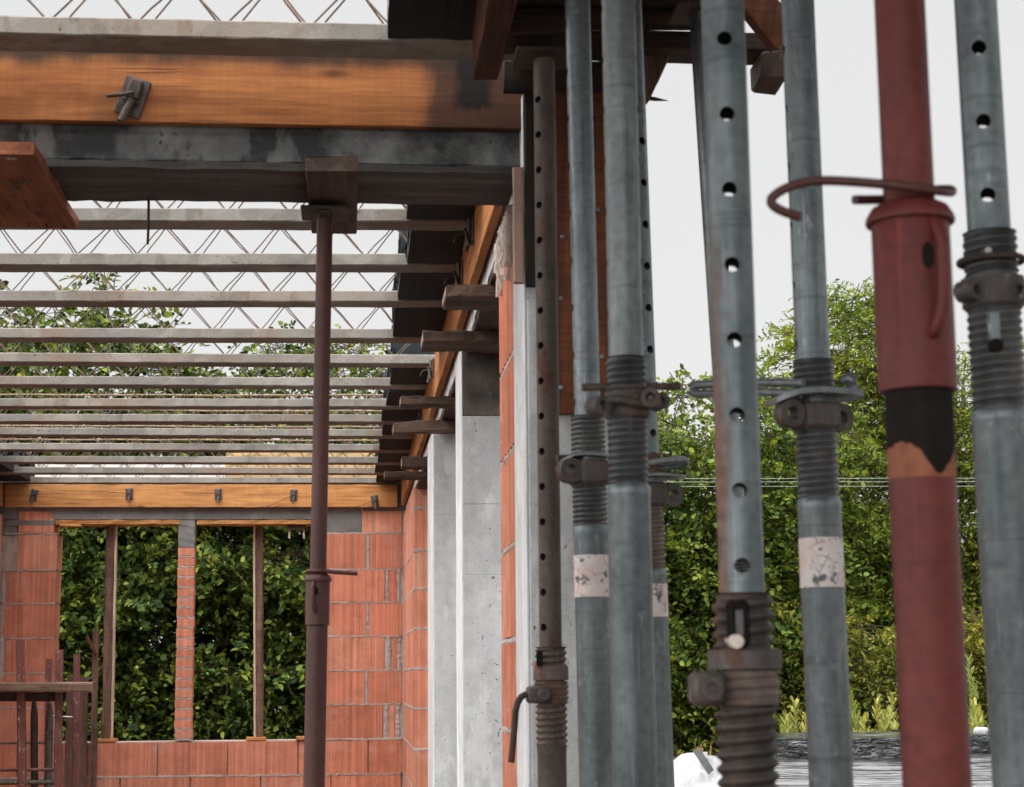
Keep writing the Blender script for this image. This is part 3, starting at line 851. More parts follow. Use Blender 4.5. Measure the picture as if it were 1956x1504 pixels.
# ------------------------------------------------------------------ prefabricated joists with lattice girders
ZJ = 2.688                                    # top of the concrete foot
FH, FW = 0.040, 0.115
def joist_y(u, v): return at_z(u, v, ZJ).y
JL = [(397.4, 398.7), (484.4, 485), (555.6, 556), (626.6, 628), (674.5, 677.4), (718.4, 721), (761, 761.5), (791, 792), (817, 820),
      (847, 849), (871, 872.5), (892, 893), (911, 911.5)]
LEN = 2.95
def make_joist(seed):
    prj = random.Random(seed)
    jt = thing("ceiling_joist", (0, 0, ZJ), "x", "joist", "concrete ceiling joists")
    MB().plank((0, FW / 2, -FH / 2), (LEN, FW / 2, -FH / 2), FW, FH, jit=0.0006, c=0.003, seg=60, rng=prj).build("concrete_foot", M_joist, jt, local=True)
    lat = MB(); P = 0.187 + prj.uniform(-.003, .003); HL = 0.108
    k = 0; x = 0.02 + prj.uniform(0, .09)
    pf, pb2 = [], []
    dx = prj.uniform(.004, .014)
    while x < LEN - 0.05:
        w = prj.gauss(0, .004)
        pf.append(Vector((x + w, 0.022, -0.005 if k % 2 == 0 else HL))); pb2.append(Vector((x + w + dx, 0.093, -0.005 if k % 2 == 0 else HL)))
        if k % 2: pf[-1].y = 0.052; pb2[-1].y = 0.063
        x += P / 2; k += 1
    for pth in (pf, pb2):
        for a, b in zip(pth[:-1], pth[1:]):
            lat.rod([a, a.lerp(b, .35) + Vector((prj.gauss(0, .0022), 0, 0)), a.lerp(b, .7) + Vector((prj.gauss(0, .0022), 0, 0)), b], 0.0023, 6)
    lg = lat.build("lattice_girder", M_rebar, jt, smooth=True, local=True)
    MB().rod([(LEN * i / 12 + (.01 if i == 0 else 0) - (.01 if i == 12 else 0), 0.0575, HL + 0.003 + prj.gauss(0, .0015)) for i in range(13)], 0.0055, 8).build("top_bar", M_top_bar, lg, smooth=True, local=True)
    return jt
prj = random.Random(5)
JT = [make_joist(q) for q in (5, 6, 7)]
jt = JT[0]
ORD = ["first", "second", "third", "fourth", "fifth", "sixth", "seventh", "eighth", "ninth", "tenth", "eleventh", "twelfth"]
JY = []
for i, (vl, vr) in enumerate(JL):
    yl, yr = joist_y(120, vl), joist_y(720, vr)
    xl, xr = at_z(120, vl, ZJ).x, at_z(720, vr, ZJ).x
    lab = ("%s pale concrete lattice joist behind the near grey beam, counting into the room" % ORD[i]) if i < 12 else "last concrete lattice joist, lying right above the far orange board"
    j = JT[i] if i < 3 else copy_tree(JT[(i * 2 + i // 3) % 3])
    j["label"] = lab
    ang = math.atan2(yr - yl, xr - xl)
    x0 = XR + 0.10 - LEN + prj.uniform(-0.02, 0.02)
    y0 = yl + (x0 - xl) * math.tan(ang)
    j.location = (x0, y0, ZJ + prj.uniform(-0.0015, 0.0015)); j.rotation_euler = (0, 0, ang)
    JY.append(yl + (0.2 - xl) * math.tan(ang))
# the joist of the near room, over the orange board
yl, yr = joist_y(20, 29.5), joist_y(720, 44.5); xl, xr = at_z(20, 29.5, ZJ).x, at_z(720, 44.5, ZJ).x
j = copy_tree(jt); j["label"] = "nearest concrete lattice joist, resting over the big orange board at the top left"
ang = math.atan2(yr - yl, xr - xl); x0 = -2.55
j.location = (x0, yl + (x0 - xl) * math.tan(ang), ZJ); j.rotation_euler = (0, 0, ang)
Y1 = yl + (0.2 - xl) * math.tan(ang)
for k, lab in ((1, "concrete lattice joist overhead, just outside the picture's top edge"), (2, "concrete lattice joist overhead, second outside the picture's top edge"),
               (3, "concrete lattice joist overhead, third outside the picture's top edge"), (4, "concrete lattice joist overhead, right above the viewer")):
    j2 = copy_tree(j); j2["label"] = lab
    j2.location = (x0, j.location.y - 0.6 * k, ZJ)

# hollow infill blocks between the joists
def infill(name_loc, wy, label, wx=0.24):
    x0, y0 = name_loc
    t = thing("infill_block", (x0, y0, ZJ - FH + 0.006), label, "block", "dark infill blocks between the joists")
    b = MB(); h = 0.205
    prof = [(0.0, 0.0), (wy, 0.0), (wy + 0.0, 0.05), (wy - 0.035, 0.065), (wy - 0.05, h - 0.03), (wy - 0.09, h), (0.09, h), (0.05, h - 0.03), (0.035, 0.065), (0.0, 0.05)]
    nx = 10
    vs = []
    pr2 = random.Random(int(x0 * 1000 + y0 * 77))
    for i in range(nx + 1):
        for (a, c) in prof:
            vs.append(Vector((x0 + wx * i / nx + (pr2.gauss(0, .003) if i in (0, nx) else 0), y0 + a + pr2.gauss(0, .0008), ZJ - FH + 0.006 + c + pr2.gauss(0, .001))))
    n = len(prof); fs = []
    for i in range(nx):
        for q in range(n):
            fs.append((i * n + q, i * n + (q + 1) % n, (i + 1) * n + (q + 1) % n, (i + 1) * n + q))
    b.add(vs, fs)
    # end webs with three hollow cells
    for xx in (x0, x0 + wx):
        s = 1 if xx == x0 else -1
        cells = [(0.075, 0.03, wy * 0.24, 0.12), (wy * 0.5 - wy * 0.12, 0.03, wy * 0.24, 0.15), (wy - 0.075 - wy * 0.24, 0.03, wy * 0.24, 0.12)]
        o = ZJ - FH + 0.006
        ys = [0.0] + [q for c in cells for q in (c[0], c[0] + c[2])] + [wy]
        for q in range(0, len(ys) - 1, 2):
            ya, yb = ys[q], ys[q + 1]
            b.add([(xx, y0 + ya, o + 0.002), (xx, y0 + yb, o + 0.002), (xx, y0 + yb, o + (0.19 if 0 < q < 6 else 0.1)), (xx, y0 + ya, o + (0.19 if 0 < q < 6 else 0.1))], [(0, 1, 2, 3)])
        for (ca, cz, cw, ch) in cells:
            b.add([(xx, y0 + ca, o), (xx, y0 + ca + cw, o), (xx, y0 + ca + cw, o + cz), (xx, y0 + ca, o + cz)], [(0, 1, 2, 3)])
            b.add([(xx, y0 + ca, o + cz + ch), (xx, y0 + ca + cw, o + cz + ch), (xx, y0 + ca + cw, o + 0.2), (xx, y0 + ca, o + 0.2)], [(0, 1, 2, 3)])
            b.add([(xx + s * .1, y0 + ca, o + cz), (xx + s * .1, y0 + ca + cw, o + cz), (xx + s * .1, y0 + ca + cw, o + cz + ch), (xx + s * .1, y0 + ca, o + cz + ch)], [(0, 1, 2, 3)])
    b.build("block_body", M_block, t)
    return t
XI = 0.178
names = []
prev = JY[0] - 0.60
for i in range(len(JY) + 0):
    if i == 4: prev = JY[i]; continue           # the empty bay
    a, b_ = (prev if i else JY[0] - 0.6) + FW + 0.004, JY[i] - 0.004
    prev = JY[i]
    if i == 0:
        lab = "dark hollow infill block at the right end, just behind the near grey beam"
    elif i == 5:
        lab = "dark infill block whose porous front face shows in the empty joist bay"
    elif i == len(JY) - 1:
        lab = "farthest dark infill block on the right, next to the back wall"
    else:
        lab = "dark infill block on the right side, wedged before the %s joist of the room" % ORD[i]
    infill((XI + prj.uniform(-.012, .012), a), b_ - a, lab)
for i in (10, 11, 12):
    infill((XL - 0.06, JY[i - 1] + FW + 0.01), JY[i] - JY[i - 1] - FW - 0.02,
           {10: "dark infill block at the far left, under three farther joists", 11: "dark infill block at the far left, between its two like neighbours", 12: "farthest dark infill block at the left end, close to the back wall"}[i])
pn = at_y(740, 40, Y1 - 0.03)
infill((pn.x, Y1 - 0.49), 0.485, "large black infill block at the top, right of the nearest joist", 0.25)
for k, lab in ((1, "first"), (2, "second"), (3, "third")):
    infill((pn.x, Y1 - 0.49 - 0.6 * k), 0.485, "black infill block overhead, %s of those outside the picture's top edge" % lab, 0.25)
shade_top = thing("shade_planks", (-1.3, 1.6, ZJ + .12), "added unseen planks shading the near props and beam, overhead outside the picture's top edge", "shade planks")  # unseen planks, added to shade the near props and beam
for i in range(13):
    MB().plank((-2.55 + i * .215, -0.35, ZJ + .135), (-2.55 + i * .215, 3.15, ZJ + .135), .205, .03, (0, 0, 1), jit=.001, seg=10).build("shade_plank", M_old_y, shade_top)


# ------------------------------------------------------------------ near cross beam with its formwork
YF = 4.0
zt, zb = at_y(400, 101, YF).z, at_y(400, 236, YF).z
xa, xb = -2.52, at_y(1003, 170, YF).x
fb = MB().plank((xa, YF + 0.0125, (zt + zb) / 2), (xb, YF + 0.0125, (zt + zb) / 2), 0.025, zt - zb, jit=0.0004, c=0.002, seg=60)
STAIN_SHADE_X = at_y(770, 200, YF).x - (xa + xb) / 2
fb = fb.build("formwork_board", stained_shaded_board())
tag(fb, "big orange formwork board across the top left, stain and painted shade along its upper edge", "board", "formwork boards")
zcb = at_y(400, 309, YF + 0.035).z
xe = XR + 0.20
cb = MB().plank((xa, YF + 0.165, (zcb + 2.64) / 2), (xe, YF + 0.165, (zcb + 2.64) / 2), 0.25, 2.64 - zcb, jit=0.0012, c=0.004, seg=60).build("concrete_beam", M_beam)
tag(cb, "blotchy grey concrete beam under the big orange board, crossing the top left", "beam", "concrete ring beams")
zpb = at_y(400, 323, YF + 0.02).z
xq = at_y(984, 345, YF + 0.1).x
bp = MB()
rr = random.Random(11)
nseg = 70
prof_pts = []
y0p, y1p = YF + 0.018, YF + 0.305
vs, fs = [], []
for i in range(nseg + 1):
    x = xa + (xq - xa) * i / nseg
    e = [rr.gauss(0, .0022) for _ in range(6)]
    drip = max(0, rr.gauss(-0.004, .006))
    for (yy, zz) in ((y0p + e[0], zpb + e[1] * .6), (y1p + e[2], zpb - drip), (y1p + e[2] + .002, zcb - .003), (y0p + e[0] - .001, zcb - 0.006 + e[3] * .7)):
        vs.append((x, yy, zz))
for i in range(nseg):
    for q in range(4):
        fs.append((i * 4 + q, i * 4 + (q + 1) % 4, i * 4 + 4 + (q + 1) % 4, i * 4 + 4 + q))
fs += [(3, 2, 1, 0), tuple(nseg * 4 + q for q in range(4))]
bp.add(vs, fs)
ob = bp.build("soffit_plank", M_grey_plank)
tag(ob, "ragged cement smeared plank forming the underside of the near grey beam", "plank", "soffit planks")

def clamp(loc, rot, tilt, wire, label, scale=1.0):
    """formwork tie: plate, channel, wedge bolt and a bent wire; built facing -Y"""
    t = thing("formwork_clamp", loc, label, "clamp", "rusty formwork clamps")
    t.rotation_euler = (0, 0, rot)
    R = Matrix.Rotation(tilt, 4, 'Y')
    pl = MB().box(-.025, .025, -.006, 0, -.039, .039, .0015, R); pl.build("plate", M_nut, t, local=True)
    ch = MB().box(-.013, .013, -.017, -.0063, -.006, .034, .003, R); ch.box(-.017, .017, -.012, -.0063, -.012, -.0065, .001, R)
    ch.build("channel", M_nut, t, local=True)
    q = MB().rod([R @ Vector((.002, -.012, -.008)), R @ Vector((-.001, -.016, -.03)), R @ Vector((-.003, -.022, -.058))], .0075, 12)
    q.build("bolt", M_rust, t, smooth=True, local=True)
    if wire:
        MB().rod([R @ Vector((.0, -.008, .004)), R @ Vector((.0, -.024, .003)), Vector((wire[0] * .4, -.02, wire[1] * .45)), Vector((wire[0], -.014, wire[1]))], .0022 if abs(wire[0]) > .06 else .0036, 8).build("wire", M_iron, t, smooth=True, local=True)
    if scale != 1.0: t.scale = (scale,) * 3
    return t
p = at_y(254, 187, YF)
clamp((p.x, YF - 0.0005, p.z), 0, math.radians(17), (-.048, -.002), "rusty formwork clamp with bolt and nail on the big orange board at top left", 1.15)
# back board and its five clamps
zt2, zb2 = at_y(400, 926, 12.78).z, at_y(400, 969, 12.78).z
xa2, xb2 = at_y(9, 950, 12.78).x, at_y(759, 950, 12.78).x
ob = MB().plank((xa2, 12.795, (zt2 + zb2) / 2), (xb2, 12.795, (zt2 + zb2) / 2), 0.026, zt2 - zb2, jit=0.0006, c=0.002, seg=50).build("formwork_board", M_form_far)
tag(ob, "long light orange formwork board with five clamps across the back wall", "board", "formwork boards")
for (u, v, tl, wr, lab) in ((65, 946, 12, (.22, .012), "rusty clamp on the far board, first from the left wall, wire pointing right"),
                            (247, 944, -2, (-.26, .02), "rusty clamp on the far board above the left window"),
                            (417, 945, -3, (-.24, .012), "rusty clamp on the far board above the right window, beside a brown stain"),
                            (561, 946, 2, (-.19, -.085), "rusty clamp on the far board just left of the dark red prop"),
                            (716, 957, -10, (-.24, -.075), "rusty clamp on the far board nearest the right corner, hanging low")):
    p = at_y(u, v, 12.782)
    clamp((p.x, 12.7815, p.z), 0, math.radians(tl), wr, lab)
ob = MB().box(XB(420), XB(742), 13.16, 13.185, zl0 + 0.03, at_y(560, 864, 13.16).z, 0.002).build("formwork_board", M_ply_far)
tag(ob, "clean yellow shutter board seen through the farthest joists, on the right", "board", "formwork boards")
ob = MB().box(XB(40), XB(419), 13.16, 13.20, zl0 + 0.03, at_y(200, 874, 13.16).z, 0.002).build("foam_board", M_foam)
tag(ob, "whitish foam board seen through the farthest joists, on the left", "board")
ob = MB().plank((XL - 0.005, 4.32, (zt2 + zb2) / 2), (XL - 0.005, 12.77, (zt2 + zb2) / 2), 0.026, zt2 - zb2, jit=0.0006, c=0.002, seg=40).build("formwork_board", M_form_y)
tag(ob, "orange formwork board on the left wall, cut off by the picture's left edge", "board", "formwork boards")
# wooden strips under the lintel
for (ua, ub, lab) in ((99, 338, "orange soffit plank over the left window"), (372, 606, "orange soffit plank over the right window")):
    ob = MB().plank((XB(ua), YB + 0.09, ZB(998, 300)), (XB(ub), YB + 0.09, ZB(998, 300)), 0.19, 0.028, jit=0.002, c=0.003).build("soffit_plank", M_form_far)
    tag(ob, lab, "plank", "soffit planks")
ob = MB().plank((XB(109), YB + 0.0, ZB(1004.5, 120)), (XB(150), YB + 0.0, ZB(1005, 120)), 0.08, 0.016, jit=.001).build("wooden_block", M_form_far)
tag(ob, "little light wooden block under the left end of the left window lintel", "block")
hb = thing("wooden_cleat", (XB(564), YB + 0.06, ZB(1030)), "small brown cleat hanging on two laths under the right window lintel", "cleat")
MB().plank((XB(546), YB + 0.05, ZB(1006.5)), (XB(581), YB + 0.05, ZB(1006.5)), 0.05, 0.04, jit=.001).build("block", M_old_x, hb)
for u in (550, 578):
    MB().plank((XB(u), YB + 0.05, ZB(1028)), (XB(u), YB + 0.05, ZB(1012)), 0.012, 0.02, (0, -1, 0), jit=.0005).build("lath", M_pale_wood, hb)

# props of timber in the windows
def window_post(u_top, u_bot, w, light_side, label, pad):
    y = YB + 0.14
    a, b = at_y(u_bot, 1411, y), at_y(u_top, 1004, y)
    t = thing("wooden_post", (a.x, y, zs + 0.02), label, "post", "wooden posts in the window openings")
    a.z = zs + 0.021; b.z = ZB(998, 300) - 0.016
    MB().plank(a, b, w, 0.05, (0, -1, 0), jit=0.0022, c=0.008, seg=24).build("shaft", M_bark, t)
    s = light_side * (w / 2 + 0.007)
    MB().plank(a + Vector((s, 0.0, 0)), b + Vector((s, 0.0, 0)), 0.014, 0.052, (0, -1, 0), jit=0.0006, c=0.002, seg=20).build("sawn_edge", M_pale_wood, t)
    q0, q1 = at_y(pad[0], 1412, y - 0.1), at_y(pad[1], 1412, y - 0.1)
    o = MB().plank((q0.x, y - 0.05, zs + 0.0105), (q1.x, y - 0.05, zs + 0.0105), 0.17, 0.020, jit=.001).build("wooden_pad", M_form_far)
    return t, o
_, o = window_post(212, 203, 0.062, 1, "bark covered wooden post in the left window, pale edge on its right", (182, 221))
tag(o, "flat wooden pad under the post in the left window", "pad", "pads under window posts")
_, o = window_post(495, 496, 0.052, -1, "dark wooden post in the right window, pale edge on its left", (470, 507))
tag(o, "flat wooden pad under the post in the right window", "pad", "pads under window posts")
o = MB().plank((XB(567), YB + 0.06, zs + 0.012), (XB(600), YB + 0.06, zs + 0.012), 0.16, 0.022, jit=.001).build("wooden_pad", M_form_far)
tag(o, "loose wooden pad on the sill partly hidden by the dark red prop", "pad", "pads under window posts")

# ------------------------------------------------------------------ side ring beam along the right wall
XFB = 0.363
zst, zsb = 2.66, 2.484
ob = MB().plank((XFB + 0.0125, 4.30, (zst + zsb) / 2), (XFB + 0.0125, 12.775, (zst + zsb) / 2), 0.025, zst - zsb, jit=0.0007, c=0.002, seg=60).build("formwork_board", M_form_y)
tag(ob, "orange formwork board running into the picture under the right joist ends", "board", "formwork boards")
ob = MB().plank((XFB + 0.16, 4.30, (ZBM + 2.645) / 2), (XFB + 0.16, 12.8, (ZBM + 2.645) / 2), 0.25, 2.645 - ZBM, jit=0.0012, c=0.004, seg=60).build("concrete_beam", M_smooth)
tag(ob, "pale concrete ring beam running along the right wall beside the orange board", "beam", "concrete ring beams")
spans = ((yP1 + 0.01, yB0 - 0.01, "dark soffit plank under the ring beam between block pier and damp column"),
         (yB1 + 0.01, yA0 - 0.01, "dark soffit plank under the ring beam between the two farther columns"),
         (yA1 + 0.01, y_ret0 - 0.02, "dark soffit plank under the ring beam beside the back corner"))
for (a, b, lab) in spans:
    ob = MB().plank((XR + 0.145, a, ZBM - 0.014), (XR + 0.145, b, ZBM - 0.014), 0.26, 0.026, jit=0.0015, c=0.003, seg=20).build("soffit_plank", M_old_y)
    tag(ob, lab, "plank", "soffit planks")
for (u, v, rz, lab) in ((905, 440, -90, "dark clamp with twisted wire high on the orange side board, nearest the beam"),
                        (884, 522, -90, "dark clamp on the orange side board just above the thickest bearer plank"),
                        (829, 703, -90, "dark clamp on the orange side board halfway along the right wall"),
                        (806, 797, -90, "dark clamp far along the orange side board near the curved bearer")):
    p = at_x(u, v, XFB)
    t = clamp((XFB - 0.0005, p.y, p.z), math.radians(rz), math.radians(8), (.03, -.05), lab, 1.1)
    MB().torus((-.006, -.03, -.03), .022, .0022, 'X', 16, 6, -1.2, 3.3).build("wire", M_iron, t, smooth=True, local=True)
# bearer planks sticking out under the side beam
ZB2 = ZBM - 0.029
def bearer(u, v, h, w, label, bend=0.0, xr=0.75, mat=None, dz=0.0):
    y = at_z(u, v, ZB2 + dz).y; x = at_y(u, v, y).x
    mb = MB()
    pts = [(x + (xr - x) * i / 16, y + w / 2, ZB2 + dz - h / 2 - (bend * (1 - i / 5.0) ** 2 if i < 5 else 0)) for i in range(17)]
    hw, hh, c = w / 2, h / 2, 0.004
    prof = [(-hw + c, -hh), (hw - c, -hh), (hw, -hh + c), (hw, hh - c), (hw - c, hh), (-hw + c, hh), (-hw, hh - c), (-hw, -hh + c)]
    mb.sweep(pts, prof, (0, 0, 1), 0.0016)
    ob = mb.build("bearer_plank", mat or M_old_x)
    e = MB().box(x - .0025, x + .001, y + .008, y + w - .008, pts[0][2] - h / 2 + .006, pts[0][2] + h / 2 - .006, .001)
    e.v = [v - ob.location for v in e.v]
    e.build("cut_end", M_end, ob, local=True)
    return tag(ob, label, "plank", "bearer planks under the side beam")
bearer(853, 543, .036, .20, "thick square ended bearer plank under the side beam, nearest the block pier")
bearer(809, 631, .040, .17, "long bearer plank with pale cut end, second from the block pier", dz=0.0)
bearer(766, 757, .034, .10, "thin straight bearer plank under the side beam, just above the curved one")
bearer(752, 802, .044, .12, "bearer with rounded drooping end like a branch under the side beam", .016, mat=M_old_x)
bearer(768, 872, .055, .12, "blocky short bearer plank meeting the white edge of the farther column")
bearer(735, 900, .038, .12, "lowest bearer plank with whitish weathered end near the back corner")
sp = at_z(770, 822, ZB2 - 0.06)
ob = MB().plank((at_y(768, 825, sp.y).x, sp.y + .05, sp.z), (0.6, sp.y + .05, sp.z + 0.004), .05, .018, jit=.0012).build("split_lath", M_old_x)
tag(ob, "thin split lath hanging under the drooping bearer", "lath")

# ------------------------------------------------------------------ T-head planks on the near beam and the dark red prop
def head_plank(u0, u1, vtop, vbot, label, y1=4.46, mat=None):
    y0 = at_z(((u0 + u1) / 2), vtop, zpb - 0.001).y
    a, b = at_y(u0, vtop, y0).x, at_y(u1, vtop, y0).x
    h = zpb - at_y((u0 + u1) / 2, vbot, y0).z
    t = MB().plank(((a + b) / 2, y0, zpb - 0.001 - h / 2 - .002), ((a + b) / 2, y1, zpb - 0.001 - h / 2 - .002), b - a, h, jit=.0012, c=.003)
    o = t.build("head_plank", mat or M_red_wood)
    return tag(o, label, "plank", "head planks under the near beam"), y0, zpb - h - 0.003
hp1, yh, zh = head_plank(584, 684, 298, 325, "short rough plank on top of the dark red prop, under the near beam", mat=M_old_y)
hp2, yh2, zh2 = head_plank(-130, 66, 268, 292, "wide reddish board with nails under the near beam at the left edge")
nl = MB()
for (u, v, du, dv) in ((20, 345, 18, 18), (35, 355, -20, 22), (30, 350, 28, -6), (48, 385, 14, 20), (12, 398, 8, 1), (56, 425, 0, 8), (88, 428, 2, 6), (8, 300, 24, 4)):
    a = at_z(u, v, zh2 - 0.002); b = at_z(u + du, v + dv, zh2 - 0.012)
    nl.rod([a, a.lerp(b, .5) + Vector((0, 0, -.004)), b], .0022, 6)
nl.build("nails", M_iron, hp2)
hp2.children[0].location = Vector((0, 0, 0))
# hanging bar
a = at_y(284, 379, YF + 0.29); b = at_y(282, 467, YF + 0.29)
ob = MB().rod([(a.x, a.y, a.z + 0.03), a, a.lerp(b, .6) + Vector((.001, 0, 0)), b], .0032, 8).build("steel_bar", M_iron, smooth=True)
tag(ob, "thin dark steel bar hanging down from the near beam's rear edge", "bar")

# ------------------------------------------------------------------ steel props
def axis_of(y, u0, v0, u1, v1):
    """leaning axis through two measured points at depth y; returns base point, unit direction"""
    a, b = at_y(u0, v0, y), at_y(u1, v1, y)
    if a.z > b.z: a, b = b, a
    d = (b - a).normalized()
    return a - d * (a.z / d.z), d

class Prop:
    def __init__(s, y, pts, label, group="steel props"):
        (u0, v0), (u1, v1) = pts
        s.y = y
        s.base, s.d = axis_of(y, u0, v0, u1, v1)
        s.t = thing("steel_prop", s.base, label, "prop", group)
        s.t.rotation_mode = 'QUATERNION'
        s.t.rotation_quaternion = Vector((0, 0, 1)).rotation_difference(s.d)
        s.inv = s.t.rotation_quaternion.to_matrix().inverted()
    def z(s, v):
        """height along the axis that shows at picture row v"""
        lo, hi = 0.0, 4.0
        for _ in range(40):
            m = (lo + hi) / 2
            p = RCW.transposed() @ (s.base + s.d * m - EYE)
            if CY - F * p.y / -p.z > v: lo = m
            else: hi = m
        return lo
    def loc(s, u, v, dy=0.0):
        """a measured picture point at the prop's depth (+dy) in the prop's own space"""
        return s.inv @ (at_y(u, v, s.y + dy) - s.base)
    def w(s, px): return px * s.y / F
    def part(s, name, mb, mat, smooth=True, parent=None):
        return mb.build(name, mat, parent or s.t, smooth=smooth, local=True)

def tube_with_holes(name, r, z0, z1, holes, hr, ang, mat, prop, wall=0.0035):
    mb = MB()
    n = 48
    mb.lathe([(r, z0), (r, z1)], n, caps=False)
    mb.lathe([(r - wall, z0), (r - wall, z1)], n, caps=False)
    o = 2 * n
    for i in range(n):
        j = (i + 1) % n
        mb.f.append((i, j, o + j, o + i)); mb.f.append((n + i, n + j, o + n + j, o + n + i))
    me = bpy.data.meshes.new("tmp"); me.from_pydata([tuple(v) for v in mb.v], [], mb.f)
    bm = bmesh.new(); bm.from_mesh(me); bmesh.ops.recalc_face_normals(bm, faces=bm.faces); bm.to_mesh(me); bm.free()
    tob = bpy.data.objects.new("tmp_tube", me); COL.objects.link(tob)
    cm = MB()
    for z in holes:
        c = MB().lathe([(hr, -0.08), (hr, 0.08)], 20)
        R = Matrix.Rotation(ang, 3, 'Z')
        c.v = [R @ Vector((v.x, v.z, v.y)) + Vector((0, 0, z)) for v in c.v]
        cm.add(c.v, c.f)
    me2 = bpy.data.meshes.new("tmp2"); me2.from_pydata([tuple(v) for v in cm.v], [], cm.f)
    bm = bmesh.new(); bm.from_mesh(me2); bmesh.ops.recalc_face_normals(bm, faces=bm.faces); bm.to_mesh(me2); bm.free()
    cob = bpy.data.objects.new("tmp_cut", me2); COL.objects.link(cob)
    md = tob.modifiers.new("b", 'BOOLEAN'); md.object = cob; md.operation = 'DIFFERENCE'; md.solver = 'EXACT'
    dg = bpy.context.evaluated_depsgraph_get()
    res = bpy.data.meshes.new_from_object(tob.evaluated_get(dg))
    bpy.data.objects.remove(tob); bpy.data.objects.remove(cob)
    res.name = name
    res.polygons.foreach_set("use_smooth", [True] * len(res.polygons))
    try: res.set_sharp_from_angle(angle=math.radians(35))
    except Exception: pass
    res.materials.clear(); res.materials.append(mat)
    ob = bpy.data.objects.new(name, res); COL.objects.link(ob); ob.parent = prop.t
    return ob

def foot_and_head(p, r, ztop, mat):
    p.part("base_plate", MB().box(-.06, .06, -.06, .06, 0.001, .008, .002), mat, False)
    if ztop: p.part("head_plate", MB().box(-.06, .06, -.06, .06, ztop, ztop + .008, .002), M_iron, False)

def galv(y, pts, label, inner, outer, v_thread, thread_d, holes_v, hole_ang, ztop, band=None, m_in=None, m_out=None, m_thr=None, hole_r=.0075, pitch=.0065, tdepth=.0024, v_shadow=None):
    """v_thread = list of (top row, bottom row) of threaded lengths; the outer tube starts where the last one ends"""
    p = Prop(y, pts, label)
    ri, ro, rt = p.w(inner) / 2, p.w(outer) / 2, p.w(thread_d) / 2
    z_end = p.z(v_thread[-1][1]); z_top = p.z(v_thread[0][0])
    hz = [p.z(v) for v in holes_v]
    tube_with_holes("inner_tube", ri, max(z_end - .1, .3), ztop, [h for h in hz if z_end - .05 < h < ztop - .03], hole_r, hole_ang, m_in or M_galv, p)
    ot = MB().lathe([(ro, .009), (ro, z_end - .012), (ro * 1.02, z_end - .01), (ro * 1.02, z_end), (rt * .96, z_end + .004)], 48)
    p.part("outer_tube", ot, m_out or M_galv)
    for (va, vb) in v_thread:
        th = MB().thread(rt, p.z(vb), p.z(va) - pitch, pitch, tdepth, 48)
        th.lathe([(rt - tdepth, p.z(vb) - .002), (rt - tdepth, p.z(va) - .002), (rt - tdepth * .3, p.z(va) - .001), (rt - .0002, p.z(va)), (ri + .0006, p.z(va) + .0005)], 48)
        p.part("thread", th, m_thr or M_thread)
    if band:
        za, zb_ = p.z(band[1]), p.z(band[0])
        p.part("paint_band", MB().lathe([(ro - .001, za), (ro + .0006, za + .0008), (ro + .0006, zb_ - .0008), (ro - .001, zb_)], 48, caps=False), M_band)
    foot_and_head(p, ro, ztop, m_out or M_galv)
    return p, ri, ro, rt

def even(a, b, n): return [a + (b - a) * i / (n - 1) for i in range(n)]

def hex_nut(mb, r, z0, z1, n=6, rot=0.3, bev=.004):
    vs = []
    for (rr_, z) in ((r - bev, z0), (r, z0 + bev), (r, z1 - bev), (r - bev, z1)):
        for i in range(n):
            a = rot + 2 * math.pi * i / n
            vs.append((rr_ * math.cos(a), rr_ * math.sin(a), z))
    fs = [(k * n + i, k * n + (i + 1) % n, (k + 1) * n + (i + 1) % n, (k + 1) * n + i) for k in range(3) for i in range(n)]
    fs += [tuple(reversed(range(n))), tuple(3 * n + i for i in range(n))]
    mb.add(vs, fs); return mb

def eye_lug(mb, ctr, R, r, length, ang=0.0):
    """short thick ring, axis pointing at the viewer"""
    m = MB()
    prof = []
    n = 22
    for (ri_, z) in ((r, -length / 2), (R, -length / 2), (R, length / 2), (r, length / 2)):
        prof.append((ri_, z))
    vs = [Vector((rr_ * math.cos(2 * math.pi * i / n), z, rr_ * math.sin(2 * math.pi * i / n))) for (rr_, z) in prof for i in range(n)]
    fs = []
    for k in range(4):
        for i in range(n):
            j = (i + 1) % n
            fs.append((k * n + i, k * n + j, ((k + 1) % 4) * n + j, ((k + 1) % 4) * n + i))
    Rm = Matrix.Rotation(ang, 3, 'Z')
    mb.add([Rm @ v + Vector(ctr) for v in vs], fs)

